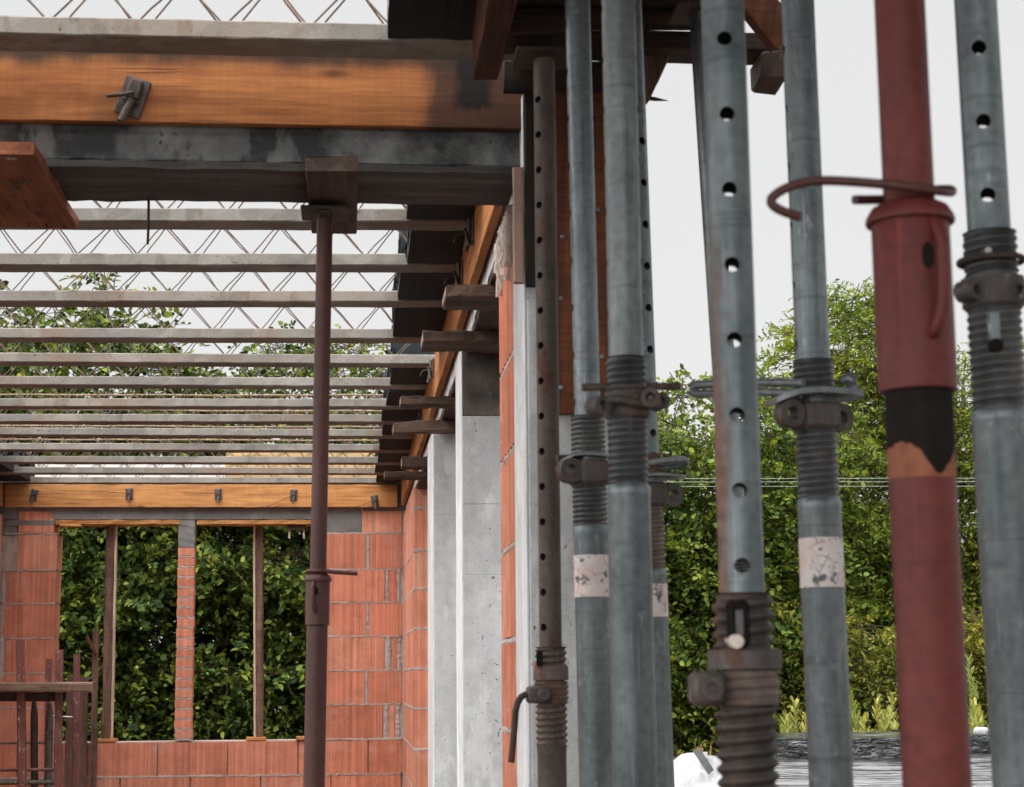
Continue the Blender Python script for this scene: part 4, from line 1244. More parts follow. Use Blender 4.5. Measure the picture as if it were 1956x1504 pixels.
# --- dark red prop in the room
def red_prop(y, pts, label, inner, sleeve, outer, v_col, v_sleeve, v_low, ztop, m_in, m_sl, m_out, handle_side=1, v_rust=None):
    p = Prop(y, pts, label)
    ri, rs, ro = p.w(inner) / 2, p.w(sleeve) / 2, p.w(outer) / 2
    zc0, zc1 = p.z(v_col[1]), p.z(v_col[0])
    zs0 = p.z(v_sleeve)
    p.part("inner_tube", MB().lathe([(ri, zs0), (ri, ztop)], 40), m_in)
    p.part("sleeve", MB().lathe([(rs * .93, zs0 + .0), (rs, zs0 + .001), (rs, zc0 - .001), (rs * .96, zc0 + .003)], 44), m_sl)
    k = (zc1 - zc0)
    p.part("collar", MB().lathe([(rs * .98, zc0), (rs * 1.13, zc0 - .0005), (rs * 1.15, zc0 + k * .12), (rs * 1.12, zc0 + k * .3), (rs * .98, zc0 + k * .72), (ri * 1.22, zc1 - k * .1), (ri * 1.06, zc1)], 44), m_sl)
    # bent handle on the sleeve with its slot
    hx = rs * .30 * handle_side
    L = zc0 - zs0
    yy = -math.sqrt(max(rs * rs - hx * hx, 1e-6))
    r_h = rs * .165
    hp = [Vector((hx, yy + .004, zc0 - .02 * L)), Vector((hx * 1.35, yy - r_h * 1.8, zc0 - .13 * L)), Vector((hx * 1.3, yy - r_h * 2.2, zc0 - .35 * L)),
          Vector((hx * 1.15, yy - r_h * 2.0, zc0 - .55 * L)), Vector((hx * .6, yy - r_h * 1.2, zc0 - .68 * L)), Vector((hx * .45, yy + .004, zc0 - .70 * L))]
    fine = []
    for i in range(len(hp) - 1):
        for q in range(5):
            fine.append(hp[i].lerp(hp[i + 1], q / 5))
    fine.append(hp[-1])
    for _ in range(3):
        fine = [fine[0]] + [(fine[i - 1] + fine[i] * 2 + fine[i + 1]) / 4 for i in range(1, len(fine) - 1)] + [fine[-1]]
    p.part("handle", MB().rod(fine, r_h, 12), m_sl)
    sl = MB()
    for (sx, a_, b_) in ((hx * .35, .16, .32),):
        n = 12
        vs = []
        for i in range(n):
            a = 2 * math.pi * i / n
            dx = sx + rs * .17 * math.cos(a); dz = zc0 - (a_ + b_) / 2 * L + (b_ - a_) / 2 * L * math.sin(a)
            vs.append((dx, -math.sqrt(rs * rs - dx * dx) - .0006, dz))
        sl.add(vs, [tuple(range(n))])
    p.part("slot", sl, M_soot, False)
    if v_rust:
        z1_, z2_ = p.z(v_rust[0]), p.z(v_rust[1])
        p.part("rust_band", MB().lathe([(ro + .0003, z2_), (ro + .0003, zs0 + .008)], 40, caps=False), M_rust_orange)
        n = 160; vs = []; fs = []; rr2 = random.Random(4)
        for i in range(n):
            a = 2 * math.pi * i / n
            dd = (a - math.radians(284) + math.pi) % (2 * math.pi) - math.pi          # tongue of dark grease towards the viewer
            zl = z1_ + .009 - .031 * math.exp(-abs(dd / .50) ** 1.5) + .005 * math.exp(-((dd + .95) / .3) ** 2) + .0016 * math.sin(9 * a) + .0008 * math.sin(23 * a + 1)
            for zq in (zl, (zl + zs0) / 2, zs0 + .006):
                vs.append(((ro + .0009) * math.cos(a), (ro + .0009) * math.sin(a), zq))
        for i in range(n):
            j = (i + 1) % n
            for k_ in range(2):
                fs.append((i * 3 + k_, j * 3 + k_, j * 3 + k_ + 1, i * 3 + k_ + 1))
        p.part("dark_grease", MB().add(vs, fs), M_soot)
        p.part("outer_tube", MB().lathe([(ro, .009), (ro, z2_)], 40), m_out)
    else:
        p.part("outer_tube", MB().lathe([(ro, .009), (ro, zs0 - .001)], 40), m_out)
    foot_and_head(p, ro, None, m_out)
    return p, ri, rs, ro, zc1

p, ri, rs, ro, zc1 = red_prop(4.2, ((619, 500), (602, 1400)), "dark red steel prop standing in the room under the near beam", 31, 45.5, 40, (1096, 1110), 1195, 1200, 2.30, M_red_dark, M_red_dark, M_red_dark, -1)
zq = p.z(380)
p.t.children[0].data  # inner tube reaches the plate below
for ch in list(p.t.children):
    if ch.name.startswith("inner_tube"):
        bpy.data.objects.remove(ch)
p.part("inner_tube", MB().lathe([(ri, p.z(1195)), (ri, zh - .02)], 40), M_red_dark)
hd = MB().box(-.055, .055, -.06, .06, zh - .020, zh - .0125, .001); hd.box(-.012, .012, -.052, .052, zh - .03, zh - .0205, .001)
p.part("head_plate", hd, M_iron, False)
rg = MB().torus((0, 0, zc1 + .005), ri + .006, .0045, 'Z', 30, 8)
a, b = p.loc(622, 1092, -.02), p.loc(683, 1096, -.02)
rg.rod([Vector((ri * .8, -ri - .004, zc1 + .005)), a.lerp(b, .3), b], .0048, 10)
p.part("wire_ring", rg, M_red_dark)

# --- P1 brown rusty prop with bent lever
p, ri, ro, rt = galv(3.45, ((1040, 200), (1055, 1504)), "brown rusty prop with bent lever, in front of the nearest column", 43, 55, [(1236, 1308), (1342, 1428)], 61,
    even(128, 1199, 17), math.radians(-46), 2.50, m_in=M_rust, m_out=M_rust, m_thr=M_thread_rust, hole_r=.0072, pitch=.0118, tdepth=.0042)
za, zb_ = p.z(1300), p.z(1272)
p.part("collar_ring", MB().lathe([(rt * 1.02, za), (rt * 1.09, za + .001), (rt * 1.08, zb_ - .001), (rt, zb_)], 44), M_thread_rust)
za, zb_ = p.z(1344), p.z(1300)
nt = MB().thread(rt * 1.10, za, zb_ - .011, .0105, .003, 44)
nt.lathe([(rt * 1.02, za), (rt * 1.02, zb_ - .002)], 40)
p.part("nut", nt, M_thread_rust)
c = p.loc(1031, 1328, -.034)
lg_ = MB()
lg_.box(c.x - .025, c.x + .020, c.y - .010, c.y + .016, c.z - .015, c.z + .017, .005)
lg_.lathe([(.008, 0), (.0115, .001), (.0115, .008), (.009, .011)], 16, ctr=(0, 0, 0))
k0 = len(lg_.v) - 16 * 4
for q in range(k0, len(lg_.v)):
    v = lg_.v[q]; lg_.v[q] = Vector((c.x + .006 + v.x, c.y - .011 - v.z, c.z + v.y))
p.part("lug", lg_, M_nut)
hpts = [p.loc(u, v, -.036) for (u, v) in ((1012, 1327), (1003, 1327), (995, 1332), (989, 1342), (985, 1358), (983, 1385), (980, 1420), (976.5, 1457))]
p.part("lever", MB().rod(hpts, .0062, 14), M_iron)
c = p.loc(1028, 1272, -.03)
p.part("pin", MB().rod([c, c + Vector((0, .06, .004))], .0042, 10), M_rust_orange)
sl = p.loc(1031, 1256, -.034)
p.part("slot", MB().box(sl.x - .006, sl.x + .006, sl.y + .0, sl.y + .006, sl.z - .016, sl.z + .012, .003), M_soot)
MAR = [p]

# --- P2 galvanised, second from the column
def plate_nut(p, rt, v_plate, v_body, u_l, u_r, tilt=0.0, m=M_nut, hole_u=None, m_plate=None, thick=.005):
    z1 = p.z((v_plate[0] + v_plate[1]) / 2)
    a, b = p.loc(u_l, v_plate[1]), p.loc(u_r, v_plate[1])
    # plate: a six sided washer with a bent rim
    n = 28; vs = []; fs = []
    hw = (b.x - a.x) / 2; cx = (a.x + b.x) / 2
    for (k, zz) in ((1.0, 0), (1.0, thick), ):
        for i in range(n):
            an = 2 * math.pi * i / n
            e = 1.0 / max(abs(math.cos(an)) ** 6 + abs(math.sin(an)) ** 6, 1e-6) ** (1 / 6)
            x = hw * .98 * e * math.cos(an); y_ = hw * .72 * e * math.sin(an)
            x = max(-hw, min(hw, x))
            wv = .0025 * math.sin(an * 3) - .010 * max(0, (-x / hw) - .55) * 2
            vs.append((cx + x, y_, z1 - thick / 2 + zz + wv + tilt * x))
    fs += [(i, (i + 1) % n, n + (i + 1) % n, n + i) for i in range(n)] + [tuple(reversed(range(n))), tuple(range(n, 2 * n))]
    p.part("nut_plate", MB().add(vs, fs), m_plate or M_galv_pale)
    zb0, zb1 = p.z(v_body[1]), p.z(v_body[0])
    nb = hex_nut(MB(), rt * 1.38, zb0, zb1 - .002, 6, .25)
    hu = hole_u if hole_u else (p.loc(u_l + 22, (v_body[0] + v_body[1]) / 2).x)
    q = Vector((cx - hw * .66, -rt * .95, (zb0 + zb1) / 2))
    eye_lug(nb, q, (zb1 - zb0) * .50, (zb1 - zb0) * .24, .022, .35)
    q2 = Vector((cx + hw * .60, rt * .7, (zb0 + zb1) / 2))
    eye_lug(nb, q2, (zb1 - zb0) * .50, (zb1 - zb0) * .24, .022, .35)
    p.part("nut", nb, m)

p, ri, ro, rt = galv(3.2, ((1103, 0), (1135, 1300)), "galvanised prop with flaking white band, next right of the brown rusty prop", 51, 66, [(796, 872), (924, 1010)], 68,
    even(48, 770, 9), math.radians(90), 2.72, band=(1061, 1142), hole_r=.0085, pitch=.0088)
plate_nut(p, rt, (868, 878), (879, 926), 1066, 1168, m_plate=M_galv_pale)
p.part("pin", MB().rod([p.loc(1064, 876, -.01), p.loc(1100, 874, .0)], .0062, 10), M_nut)

# --- P3 galvanised, big, with rebar pin
p, ri, ro, rt = galv(2.5, ((1181, 0), (1213, 1504)), "wide galvanised prop with rebar pin and rusty winged nut, in front of its neighbours", 68, 83.5, [(684, 752), (798, 932)], 80,
    even(18, 600, 7), math.radians(82), 2.75, m_in=M_galv_pale, hole_r=.0072, pitch=.0094, tdepth=.0025)
z1, z0 = p.z(742), p.z(800)
nt = MB().lathe([(rt * 1.03, z0), (rt * 1.13, z0 + .004), (rt * 1.12, z0 + .012), (rt * 1.06, z0 + .018), (rt * 1.06, z1 - .006), (rt * 1.16, z1 - .003), (rt * 1.16, z1), (rt * 1.02, z1 + .001)], 44)
e1, e2 = p.loc(1142, 776, -.03), p.loc(1243, 762, -.034)
eye_lug(nt, e1, .0135, .0068, .026, .5); eye_lug(nt, e2, .0135, .0068, .026, -.2)
e3 = p.loc(1258, 768, .03); eye_lug(nt, e3, .0125, .006, .024, .2)
# curved strap between the eyes
nt.rod([e1 + Vector((.008, .0, .008)), e1.lerp(e2, .3) + Vector((0, -.006, .006)), e1.lerp(e2, .65) + Vector((0, -.008, -.002)), e2 + Vector((-.008, 0, -.008))], .0058, 10)
p.part("nut", nt, M_nut)
pin = MB()
a, b = p.loc(1112, 740, -.012), p.loc(1299, 738, .012)
pin.rod([a, a.lerp(b, .5), b], .0053, 12)
for q in range(30):
    c = a.lerp(b, (q + .5) / 30)
    t_ = MB().torus((0, 0, 0), .0053, .0011, 'X', 12, 5)
    pin.add([Vector((v.x + v.y * .35, v.y, v.z)) + c for v in t_.v], t_.f)
p.part("rebar_pin", pin, M_rebar)

# --- P4 partly hidden behind P3
p, ri, ro, rt = galv(3.4, ((1208, 150), (1258, 1504)), "galvanised prop with white band half hidden behind the wide one", 49, 61, [(868, 905), (962, 1092)], 60,
    even(275, 830, 8), math.radians(31), 2.72, band=(1116, 1180), hole_r=.0078, pitch=.0085, m_thr=M_thread_rust)
plate_nut(p, rt, (906, 920), (922, 968), 1192, 1308, m=M_nut, m_plate=M_galv_pale)
hpn = MB()
cc = [p.loc(u, v, dy) for (u, v, dy) in ((1225, 886, -.02), (1250, 884, -.03), (1275, 880, -.04), (1300, 878, -.045), (1308, 879, -.04), (1311, 884, -.03), (1306, 888, -.02), (1280, 893, -.01), (1235, 897, 0.0))]
hpn.rod(cc, .0065, 12)
p.part("hairpin", hpn, M_galv_pale)

# --- P5 dark, behind the big perforated one
p, ri, ro, rt = galv(3.6, ((1336, 0), (1369, 500)), "dark leaning prop mostly hidden behind the big perforated prop", 46, 57, [(1000, 1040), (1070, 1120)], 58,
    even(60, 900, 12), math.radians(60), 2.66, hole_r=.008)
hex = MB(); hex_nut(hex, rt * 1.3, p.z(1068), p.z(1040)); p.part("nut", hex, M_nut)

# --- P6 big perforated prop
p, ri, ro, rt = galv(2.0, ((1380, 0), (1429, 1480)), "big perforated galvanised prop with brown rust streaks and coarse rusty thread", 87, 113, [(1134, 1250), (1345, 1560)], 119,
    even(-55, 1083, 9), math.radians(-10), 2.75, m_in=M_galv_rusty, m_out=M_rust, m_thr=M_thread_dark, hole_r=.0086, pitch=.0145, tdepth=.0055)
za, zb_ = p.z(1280), p.z(1240)
p.part("collar_ring", MB().lathe([(rt * 1.03, za), (rt * 1.19, za + .001), (rt * 1.19, zb_ - .002), (rt * 1.1, zb_)], 48), M_nut)
za, zb_ = p.z(1346), p.z(1281)
nt = MB().thread(rt * 1.17, za, zb_ - .0155, .0118, .0035, 48); nt.lathe([(rt * 1.08, za), (rt * 1.08, zb_ - .001)], 44)
p.part("nut", nt, M_thread_rust)
c = p.loc(1352, 1316, -.034)
lg_ = MB().box(c.x - .017, c.x + .019, c.y - .006, c.y + .03, c.z - .0185, c.z + .0185, .006)
eye_lug(lg_, (c.x + .003, c.y - .006, c.z), .0125, .0062, .008, 0)
p.part("lug", lg_, M_nut)
c = p.loc(1405, 1226, -.041)
p.part("pin", MB().rod([c + Vector((0, -.008, 0)), c + Vector((.002, .07, .004))], .0075, 16), M_pin)
q = p.loc(1411, 1188, -.0335)
p.part("slot", MB().box(q.x - .0125, q.x + .0125, q.y - .0045, q.y + .012, q.z - .028, q.z + .024, .005), M_soot)
p.part("slot_core", MB().box(q.x - .0055, q.x + .0055, q.y - .0052, q.y + .006, q.z - .016, q.z + .014, .002), M_thread)

# --- P7 galvanised with wavy plate and long hairpin
p, ri, ro, rt = galv(2.5, ((1523, 0), (1588, 1504)), "galvanised prop with wavy nut plate and long hairpin, left of the red prop", 67.5, 84, [(690, 752), (815, 958)], 82,
    even(98, 660, 6), math.radians(88), 2.75, band=(1028, 1124), m_thr=M_thread, hole_r=.0085, pitch=.0094, tdepth=.0025)
plate_nut(p, rt, (748, 766), (770, 822), 1468, 1642, m_plate=M_galv_pale, thick=.008)
lp = MB().rod([p.loc(u, v, dy) for (u, v, dy) in ((1612, 726, -.02), (1622, 722, -.028), (1632, 728, -.03), (1634, 738, -.03), (1620, 746, -.034))], .0075, 10)
lp.rod([p.loc(u, v, dy) for (u, v, dy) in ((1536, 732, -.024), (1450, 731, .045), (1330, 735, .07), (1320, 741, .07), (1319, 748, .07), (1330, 753, .065), (1450, 749, .02), (1530, 752, -.034))], .0064, 12)
p.part("hairpin", lp, M_galv_pale)

# --- P8 red prop, nearest
p, ri, rs, ro, zc1 = red_prop(1.75, ((1719, 20), (1790, 1504)), "bright red steel prop with wire hook, nearest the camera on the right", 102, 155, 131, (388, 428), 750, 870, 2.75, M_red, M_red, M_red, 1, (872, 916))
def rp(u, v, dy): return p.loc(u, v, dy)
path = [rp(u, v, dy) for (u, v, dy) in ((1632, 382, .01), (1665, 382, .02), (1700, 381, .034), (1740, 372, .045), (1790, 362, .036), (1818, 362, .012), (1820, 368, -.012), (1800, 366, -.034),
        (1760, 360, -.044), (1710, 354, -.042), (1650, 349, -.03), (1590, 345, -.02), (1550, 346, -.02), (1515, 354, -.02), (1488, 366, -.02), (1472, 380, -.02), (1473, 390, -.02), (1486, 400, -.02), (1508, 409, -.02), (1530, 415, -.02))]
f2 = []
for i in range(len(path) - 1):
    for q in range(4): f2.append(path[i].lerp(path[i + 1], q / 4))
f2.append(path[-1])
for _ in range(3):
    f2 = [f2[0]] + [(f2[i - 1] + f2[i] * 2 + f2[i + 1]) / 4 for i in range(1, len(f2) - 1)] + [f2[-1]]
p.part("wire_hook", MB().rod(f2, .0048, 12), M_red_dark)

# --- P9 galvanised at the right edge
p, ri, ro, rt = galv(2.05, ((1863, 0), (1953, 1504)), "galvanised prop at the right picture edge with rusty nut and wide thread", 85.5, 112, [(446, 536), (588, 790)], 108,
    even(-36, 660, 6), math.radians(-18), 2.75, m_thr=M_thread, hole_r=.0088, pitch=.0098, tdepth=.0026)
z1, z0 = p.z(534), p.z(592)
nt = MB().lathe([(rt * 1.02, z0), (rt * 1.14, z0 + .004), (rt * 1.12, z0 + .012), (rt * 1.08, z0 + .02), (rt * 1.18, z1 - .004), (rt * 1.16, z1), (rt * 1.0, z1 + .001)], 44)
eye_lug(nt, p.loc(1850, 556, -.02), .0125, .006, .024, .6); eye_lug(nt, p.loc(1950, 556, -.02), .0125, .006, .024, -.6)
p.part("nut", nt, M_nut)
p.part("wire_ring", MB().torus((0, 0, p.z(500)), rt * 1.16, .0038, 'Z', 36, 8), M_iron)
c = p.loc(1888, 478, -.036)
p.part("pin", MB().rod([c, c + Vector((0, .07, .004))], .004, 10), M_zinc)
q = p.loc(1901, 622, -.033)
sl = MB().box(q.x - .0075, q.x + .0075, q.y + .0005, q.y + .008, q.z - .018, q.z + .018, .003)
p.part("slot_core", sl, M_galv)
q = p.loc(1904, 659, -.034)
s2 = MB().rod([q, q + Vector((0, .008, 0))], .0082, 18)
p.part("slot", s2, M_soot)

# ------------------------------------------------------------------ timber over the props at the top right
yT = 3.84
def tz(v, y=yT, u=1150): return at_y(u, v, y).z
x0_, x1_ = at_y(985, 90, yT).x, at_y(1530, 90, yT).x
ob = MB().plank((x0_, yT + .05, (tz(56) + tz(92)) / 2), (x1_, yT + .05, (tz(58) + tz(92)) / 2 + .004), .095, tz(56) - tz(92), jit=.0018, c=.004).build("ledger_timber", M_dark_x)
tag(ob, "dark weathered ledger timber lying across the galvanised props at the top", "timber", "timbers over the props")
ob = MB().plank((at_y(1476, 120, yT).x, yT - .02, (tz(95) + tz(148)) / 2), (at_y(1476, 120, yT).x, yT + .09, (tz(95) + tz(148)) / 2), at_y(1503, 120, yT).x - at_y(1452, 120, yT).x, tz(97) - tz(148), jit=.0015, c=.006).build("wooden_block", M_old_y)
tag(ob, "dark wooden block under the right end of the ledger timber", "block")
dk = thing("formwork_deck", (1.3, 2.2, 2.77), "dark plank deck carried by the prop heads, seen from below at the top", "deck")
zd_ = tz(40)
for i in range(25):
    yb_ = 3.85 - i * .15
    MB().plank((0.28, yb_ - .07, zd_ + .014), (2.25 + rng.uniform(-.03, .03) if i > 1 else at_y(1335 - 20 * i, 30, yT).x, yb_ - .07, zd_ + .014), .146, .027, jit=.0012, seg=14).build("deck_plank", M_dark_x, dk)
MB().plank((.30, 3.79, (zd_ + tz(60)) / 2 - .002), (at_y(1338, 30, yT).x, 3.79, (zd_ + tz(60)) / 2 - .002), .07, zd_ - tz(60) - .002, jit=.001).build("deck_beam", M_dark_x, dk)
for xx in (0.50, 0.78):
    MB().plank((xx, 0.2, zd_ + .066), (xx, 3.86, zd_ + .066), .07, .07, jit=.001, seg=14).build("deck_beam", M_old_y, dk)
ob = MB().plank((at_y(962, 150, 3.93).x, 3.94, (tz(118, 3.93) + tz(178, 3.93)) / 2), (at_y(1222, 150, 3.93).x, 3.94, (tz(118, 3.93) + tz(178, 3.93)) / 2), .024, tz(118, 3.93) - tz(178, 3.93), jit=.001).build("formwork_board", M_dark_x)
tag(ob, "dark red brown board behind the prop heads at the top, right of the near beam", "board", "formwork boards")
a, b = at_y(1262, 92, 3.9), at_y(1216, 186, 3.9)
ob = MB().plank(a, b, .055, .03, (0, -1, 0), jit=.001).build("wooden_brace", M_old_z)
tag(ob, "short slanting brace under the ledger timber beside the half hidden prop", "brace", "timber braces")
a, b = at_y(1405, -40, 3.7), at_y(1500, 75, 3.75)
ob = MB().plank(a, b, .075, .04, (0, -1, 0), jit=.001).build("wooden_brace", M_form_z)
tag(ob, "slanting timber brace at the top edge, right of the big perforated prop", "brace", "timber braces")
a, b = at_y(1222, 186, 3.9), at_y(1277, 193, 3.9)
ob = MB().rod([a, a.lerp(b, .55), b], .006, 5, scale=[1, .8, .08]).build("wood_splinter", M_old_x)
tag(ob, "pointed wood splinter sticking out to the right against the sky", "splinter")
yq = 3.68
q = at_y(920, 150, yq)
xl0 = at_y(903, 152, yq).x; xr0 = at_y(952, 152, yq).x; zq = at_y(920, 152, yq).z
ob = MB().plank(((xl0 + xr0) / 2, 2.7, zq + .08), ((xl0 + xr0) / 2, yq, zq + .08), xr0 - xl0, .16, jit=.001).build("formwork_board", M_form_dk)
tag(ob, "reddish beam running toward the viewer at the top, left of the prop heads", "board", "formwork boards")
p1top = MAR[0]
hz = at_y(1040, 88, 3.45).z
ob = MB().plank((at_y(968, 80, 3.45).x, 3.46, hz + .02), (at_y(1085, 80, 3.45).x, 3.46, hz + .026), .13, .032, jit=.0015).build("head_plank", M_dark_x)
tag(ob, "dark plank resting on the head of the brown rusty prop", "plank", "timbers over the props")

# ------------------------------------------------------------------ trestles and scrap in front of the back wall, lower left
YT = 11.6
def bar(mb, u0, v0, u1, v1, wpx, y=YT, dpt=.03):
    a, b = at_y(u0, v0, y), at_y(u1, v1, y)
    mb.plank(a, b, wpx * y / F, dpt, (0, -1, 0), jit=.0008, c=.004, seg=18)
def floor_of(u1, v1, u0, v0, y=YT):
    a, b = at_y(u0, v0, y), at_y(u1, v1, y)
    d = (b - a) / (b.z - a.z)
    return b - d * b.z
def upright(mb, u0, v0, u1, v1, wpx, y, dpt=.035):
    a = at_y(u0, v0, y); f = floor_of(u1, v1, u0, v0, y)
    f.z = .004
    mb.plank(f, a, wpx * y / F, dpt, (0, -1, 0), jit=.0008, c=.005, seg=30)
tr = thing("steel_trestle", (at_y(75, 1400, YT).x, YT, 0), "rusty red steel trestle spattered with mortar, carrying a wooden plank", "trestle", "steel trestles")
for (u0, v0, u1, v1, w_) in ((38.5, 1223, 43, 1504, 15), (114, 1241, 110, 1504, 13)):
    m = MB(); upright(m, u0, v0, u1, v1, w_, YT); m.build("upright", M_speckle, tr)
for (v, r, mt) in ((1470.5, .011, M_speckle), (1495, .014, M_speckle_g)):
    a, b = at_y(-60, v, YT + .03), at_y(112, v, YT + .03)
    MB().rod([a, b], r, 12).build("rail", mt, tr, smooth=True)
m = MB(); bar(m, -60, 1331, 125, 1331, 60, YT + .06); 
m = MB(); a, b = at_y(-60, 1331, YT + .05), at_y(126, 1331, YT + .05)
m.plank(a, b, .05, 17 * YT / F, jit=.001).build("cross_beam", M_iron, tr)
a, b = at_y(-60, 1313, YT - .03), at_y(181, 1312, YT - .03)
ob = MB().plank(a, b, .2, 17 * YT / F, jit=.0018, c=.008).build("wooden_plank", M_mid_x)
tag(ob, "brown wooden plank lying level on the rusty trestle at the lower left", "plank")
tr2 = thing("steel_trestle", (at_y(130, 1400, YT + .35).x, YT + .35, 0), "second rusty trestle with pale speckled leg, behind the plank carrying one", "trestle", "steel trestles")
for (u0, v0, u1, v1, w_, mt) in ((93.5, 1259, 90, 1504, 11, M_speckle), (147, 1250, 143.5, 1504, 12, M_speckle)):
    m = MB(); upright(m, u0, v0, u1, v1, w_, YT + .35); m.build("upright", mt, tr2)
a, b = at_y(94, 1368, YT + .35), at_y(146, 1371, YT + .35)
MB().rod([a, b], .006, 8).build("rail", M_zinc, tr2, smooth=True)
for (u, ub, mt, lab) in ((65, 66, M_iron, "dark tapered stake standing between the trestle uprights"), (95, 93, M_speckle_g, "greenish spattered stake with pointed top, right of the dark stake")):
    f = floor_of(ub, 1504, u, 1338, YT + .16); f.z = .004
    a = at_y(u, 1338, YT + .16)
    n = 14
    pts = [f.lerp(a, i / n) for i in range(n + 1)]
    ob = MB().rod(pts, 7 * YT / F, 14, .0006, scale=[1] * (n - 1) + [.95, .45]).build("steel_stake", mt, smooth=True)
    tag(ob, lab, "stake", "stakes by the trestle")
for (ua, ub, vt, lab, dy) in ((128, 150, 1291, "weathered upright board left of a like board in the left window", .0), (151.5, 168, 1294, "weathered upright board with reddish edge, right of a like board", .012)):
    y = YB - .10 + dy
    a, b = at_y((ua + ub) / 2, vt, y), at_y((ua + ub) / 2, 1412, y)
    b.z = .003
    ob = MB().plank(b, a, (ub - ua) * y / F, .025, (0, -1, 0), jit=.001, seg=30).build("upright_board", M_old_z)
    tag(ob, lab, "board", "scrap boards leaning at the left window")
y = YB - .05
a, b = at_y(183, 1202, y), at_y(182, 1410, y); b.z = .003
ob = MB().plank(b, a, 11 * y / F, .02, (0, -1, 0), jit=.0012, seg=30).build("wooden_stick", M_bark)
tag(ob, "tall thin brown stick standing left of the barked window post", "stick", "sticks in the left window")
a, b = at_y(166, 1216, y - .03), at_y(184, 1252, y - .03)
ob = MB().plank(a, b, 6 * y / F, .012, (0, -1, 0), jit=.001).build("wooden_stick", M_form_z)
tag(ob, "short orange stick leaning against the tall thin one", "stick", "sticks in the left window")
cc = [at_y(u, v, y - .02) for (u, v) in ((168, 1376), (174, 1376), (175.5, 1384), (175, 1396), (171, 1404), (165, 1402), (152, 1392), (166, 1391))]
ob = MB().rod(cc, .0045, 8).build("bent_wire", M_speckle_g, smooth=True)
tag(ob, "bent wire loop hanging beside the upright scrap boards", "wire")

# ------------------------------------------------------------------ foliage
def spray_mesh(name, sprays, leaf_len, aspect, mat, parent, per=(8, 14), spread=0.32, seed=1, droop=0.25, twig_mat=None):
    """sprays: arrays of origin (n,3) and direction (n,3); leaves alternate along each twig"""
    r = np.random.default_rng(seed)
    O, D = sprays
    n = len(O)
    k = r.integers(per[0], per[1], n)
    idx = np.repeat(np.arange(n), k)
    off = np.concatenate([np.arange(q) for q in k]); tot = np.repeat(k, k)
    t = (off + .6) / tot
    Lt = r.uniform(.6, 1.3, n) * spread
    d = D / np.linalg.norm(D, axis=1, keepdims=True)
    rv = r.normal(size=(n, 3)); rv[:, 2] += 1.2
    s = np.cross(d, rv); s /= np.linalg.norm(s, axis=1, keepdims=True)
    nn = np.cross(s, d)
    base = O[idx] + d[idx] * (t * Lt[idx])[:, None]
    base[:, 2] -= droop * Lt[idx] * t ** 2
    sg = np.where(off % 2 == 0, 1.0, -1.0)
    la = d[idx] * r.uniform(.25, .8, len(idx))[:, None] + s[idx] * (sg * r.uniform(.5, 1.0, len(idx)))[:, None] + r.normal(size=(len(idx), 3)) * .28
    la[:, 2] -= .12
    la /= np.linalg.norm(la, axis=1, keepdims=True)
    ln = nn[idx] + r.normal(size=(len(idx), 3)) * .38
    ln[:, 2] = np.abs(ln[:, 2]) + .1
    ls = np.cross(la, ln); ls /= np.linalg.norm(ls, axis=1, keepdims=True)
    ln = np.cross(ls, la)
    L = leaf_len * r.uniform(.40, 1.25, len(idx)); Wd = L * aspect * r.uniform(.8, 1.15, len(idx))
    out = [(0, 0, 0), (.28, .46, .10), (.66, .42, .06), (1.0, 0, -.10), (.66, -.42, .06), (.28, -.46, .10)]
    V = np.empty((len(idx), 6, 3), np.float32)
    for q, (a, b, c) in enumerate(out):
        V[:, q] = base + la * (a * L)[:, None] + ls * (b * Wd)[:, None] + ln * (c * L)[:, None]
    m = len(idx)
    org = np.array(parent.location)
    V = (V.reshape(-1, 3) - org).astype(np.float32)
    F_ = np.array([[0, 1, 2, 3], [0, 3, 4, 5]])
    faces = (np.arange(m)[:, None, None] * 6 + F_[None]).reshape(-1)
    me = bpy.data.meshes.new(name)
    me.vertices.add(m * 6); me.vertices.foreach_set("co", V.ravel())
    me.loops.add(m * 8); me.loops.foreach_set("vertex_index", faces.astype(np.int32))
    me.polygons.add(m * 2); me.polygons.foreach_set("loop_start", (np.arange(m * 2) * 4).astype(np.int32))
    try: me.polygons.foreach_set("loop_total", np.full(m * 2, 4, np.int32))
    except Exception: pass
    me.update(calc_edges=True)
    me.materials.append(mat)
    ob = bpy.data.objects.new(name, me); COL.objects.link(ob); ob.parent = parent
    if twig_mat:
        tb = MB()
        for q in range(0, n, 2):
            a = Vector(O[q]); e = Vector(O[q] + d[q] * Lt[q]); e.z -= droop * Lt[q]
            b_ = a - Vector(d[q]) * .25
            tb.rod([b_, a, a.lerp(e, .5) + Vector((0, 0, droop * Lt[q] * .25)), e], .003, 4, scale=[1.6, 1.2, .9, .4])
        tb.build("twigs", twig_mat, parent)
    return ob

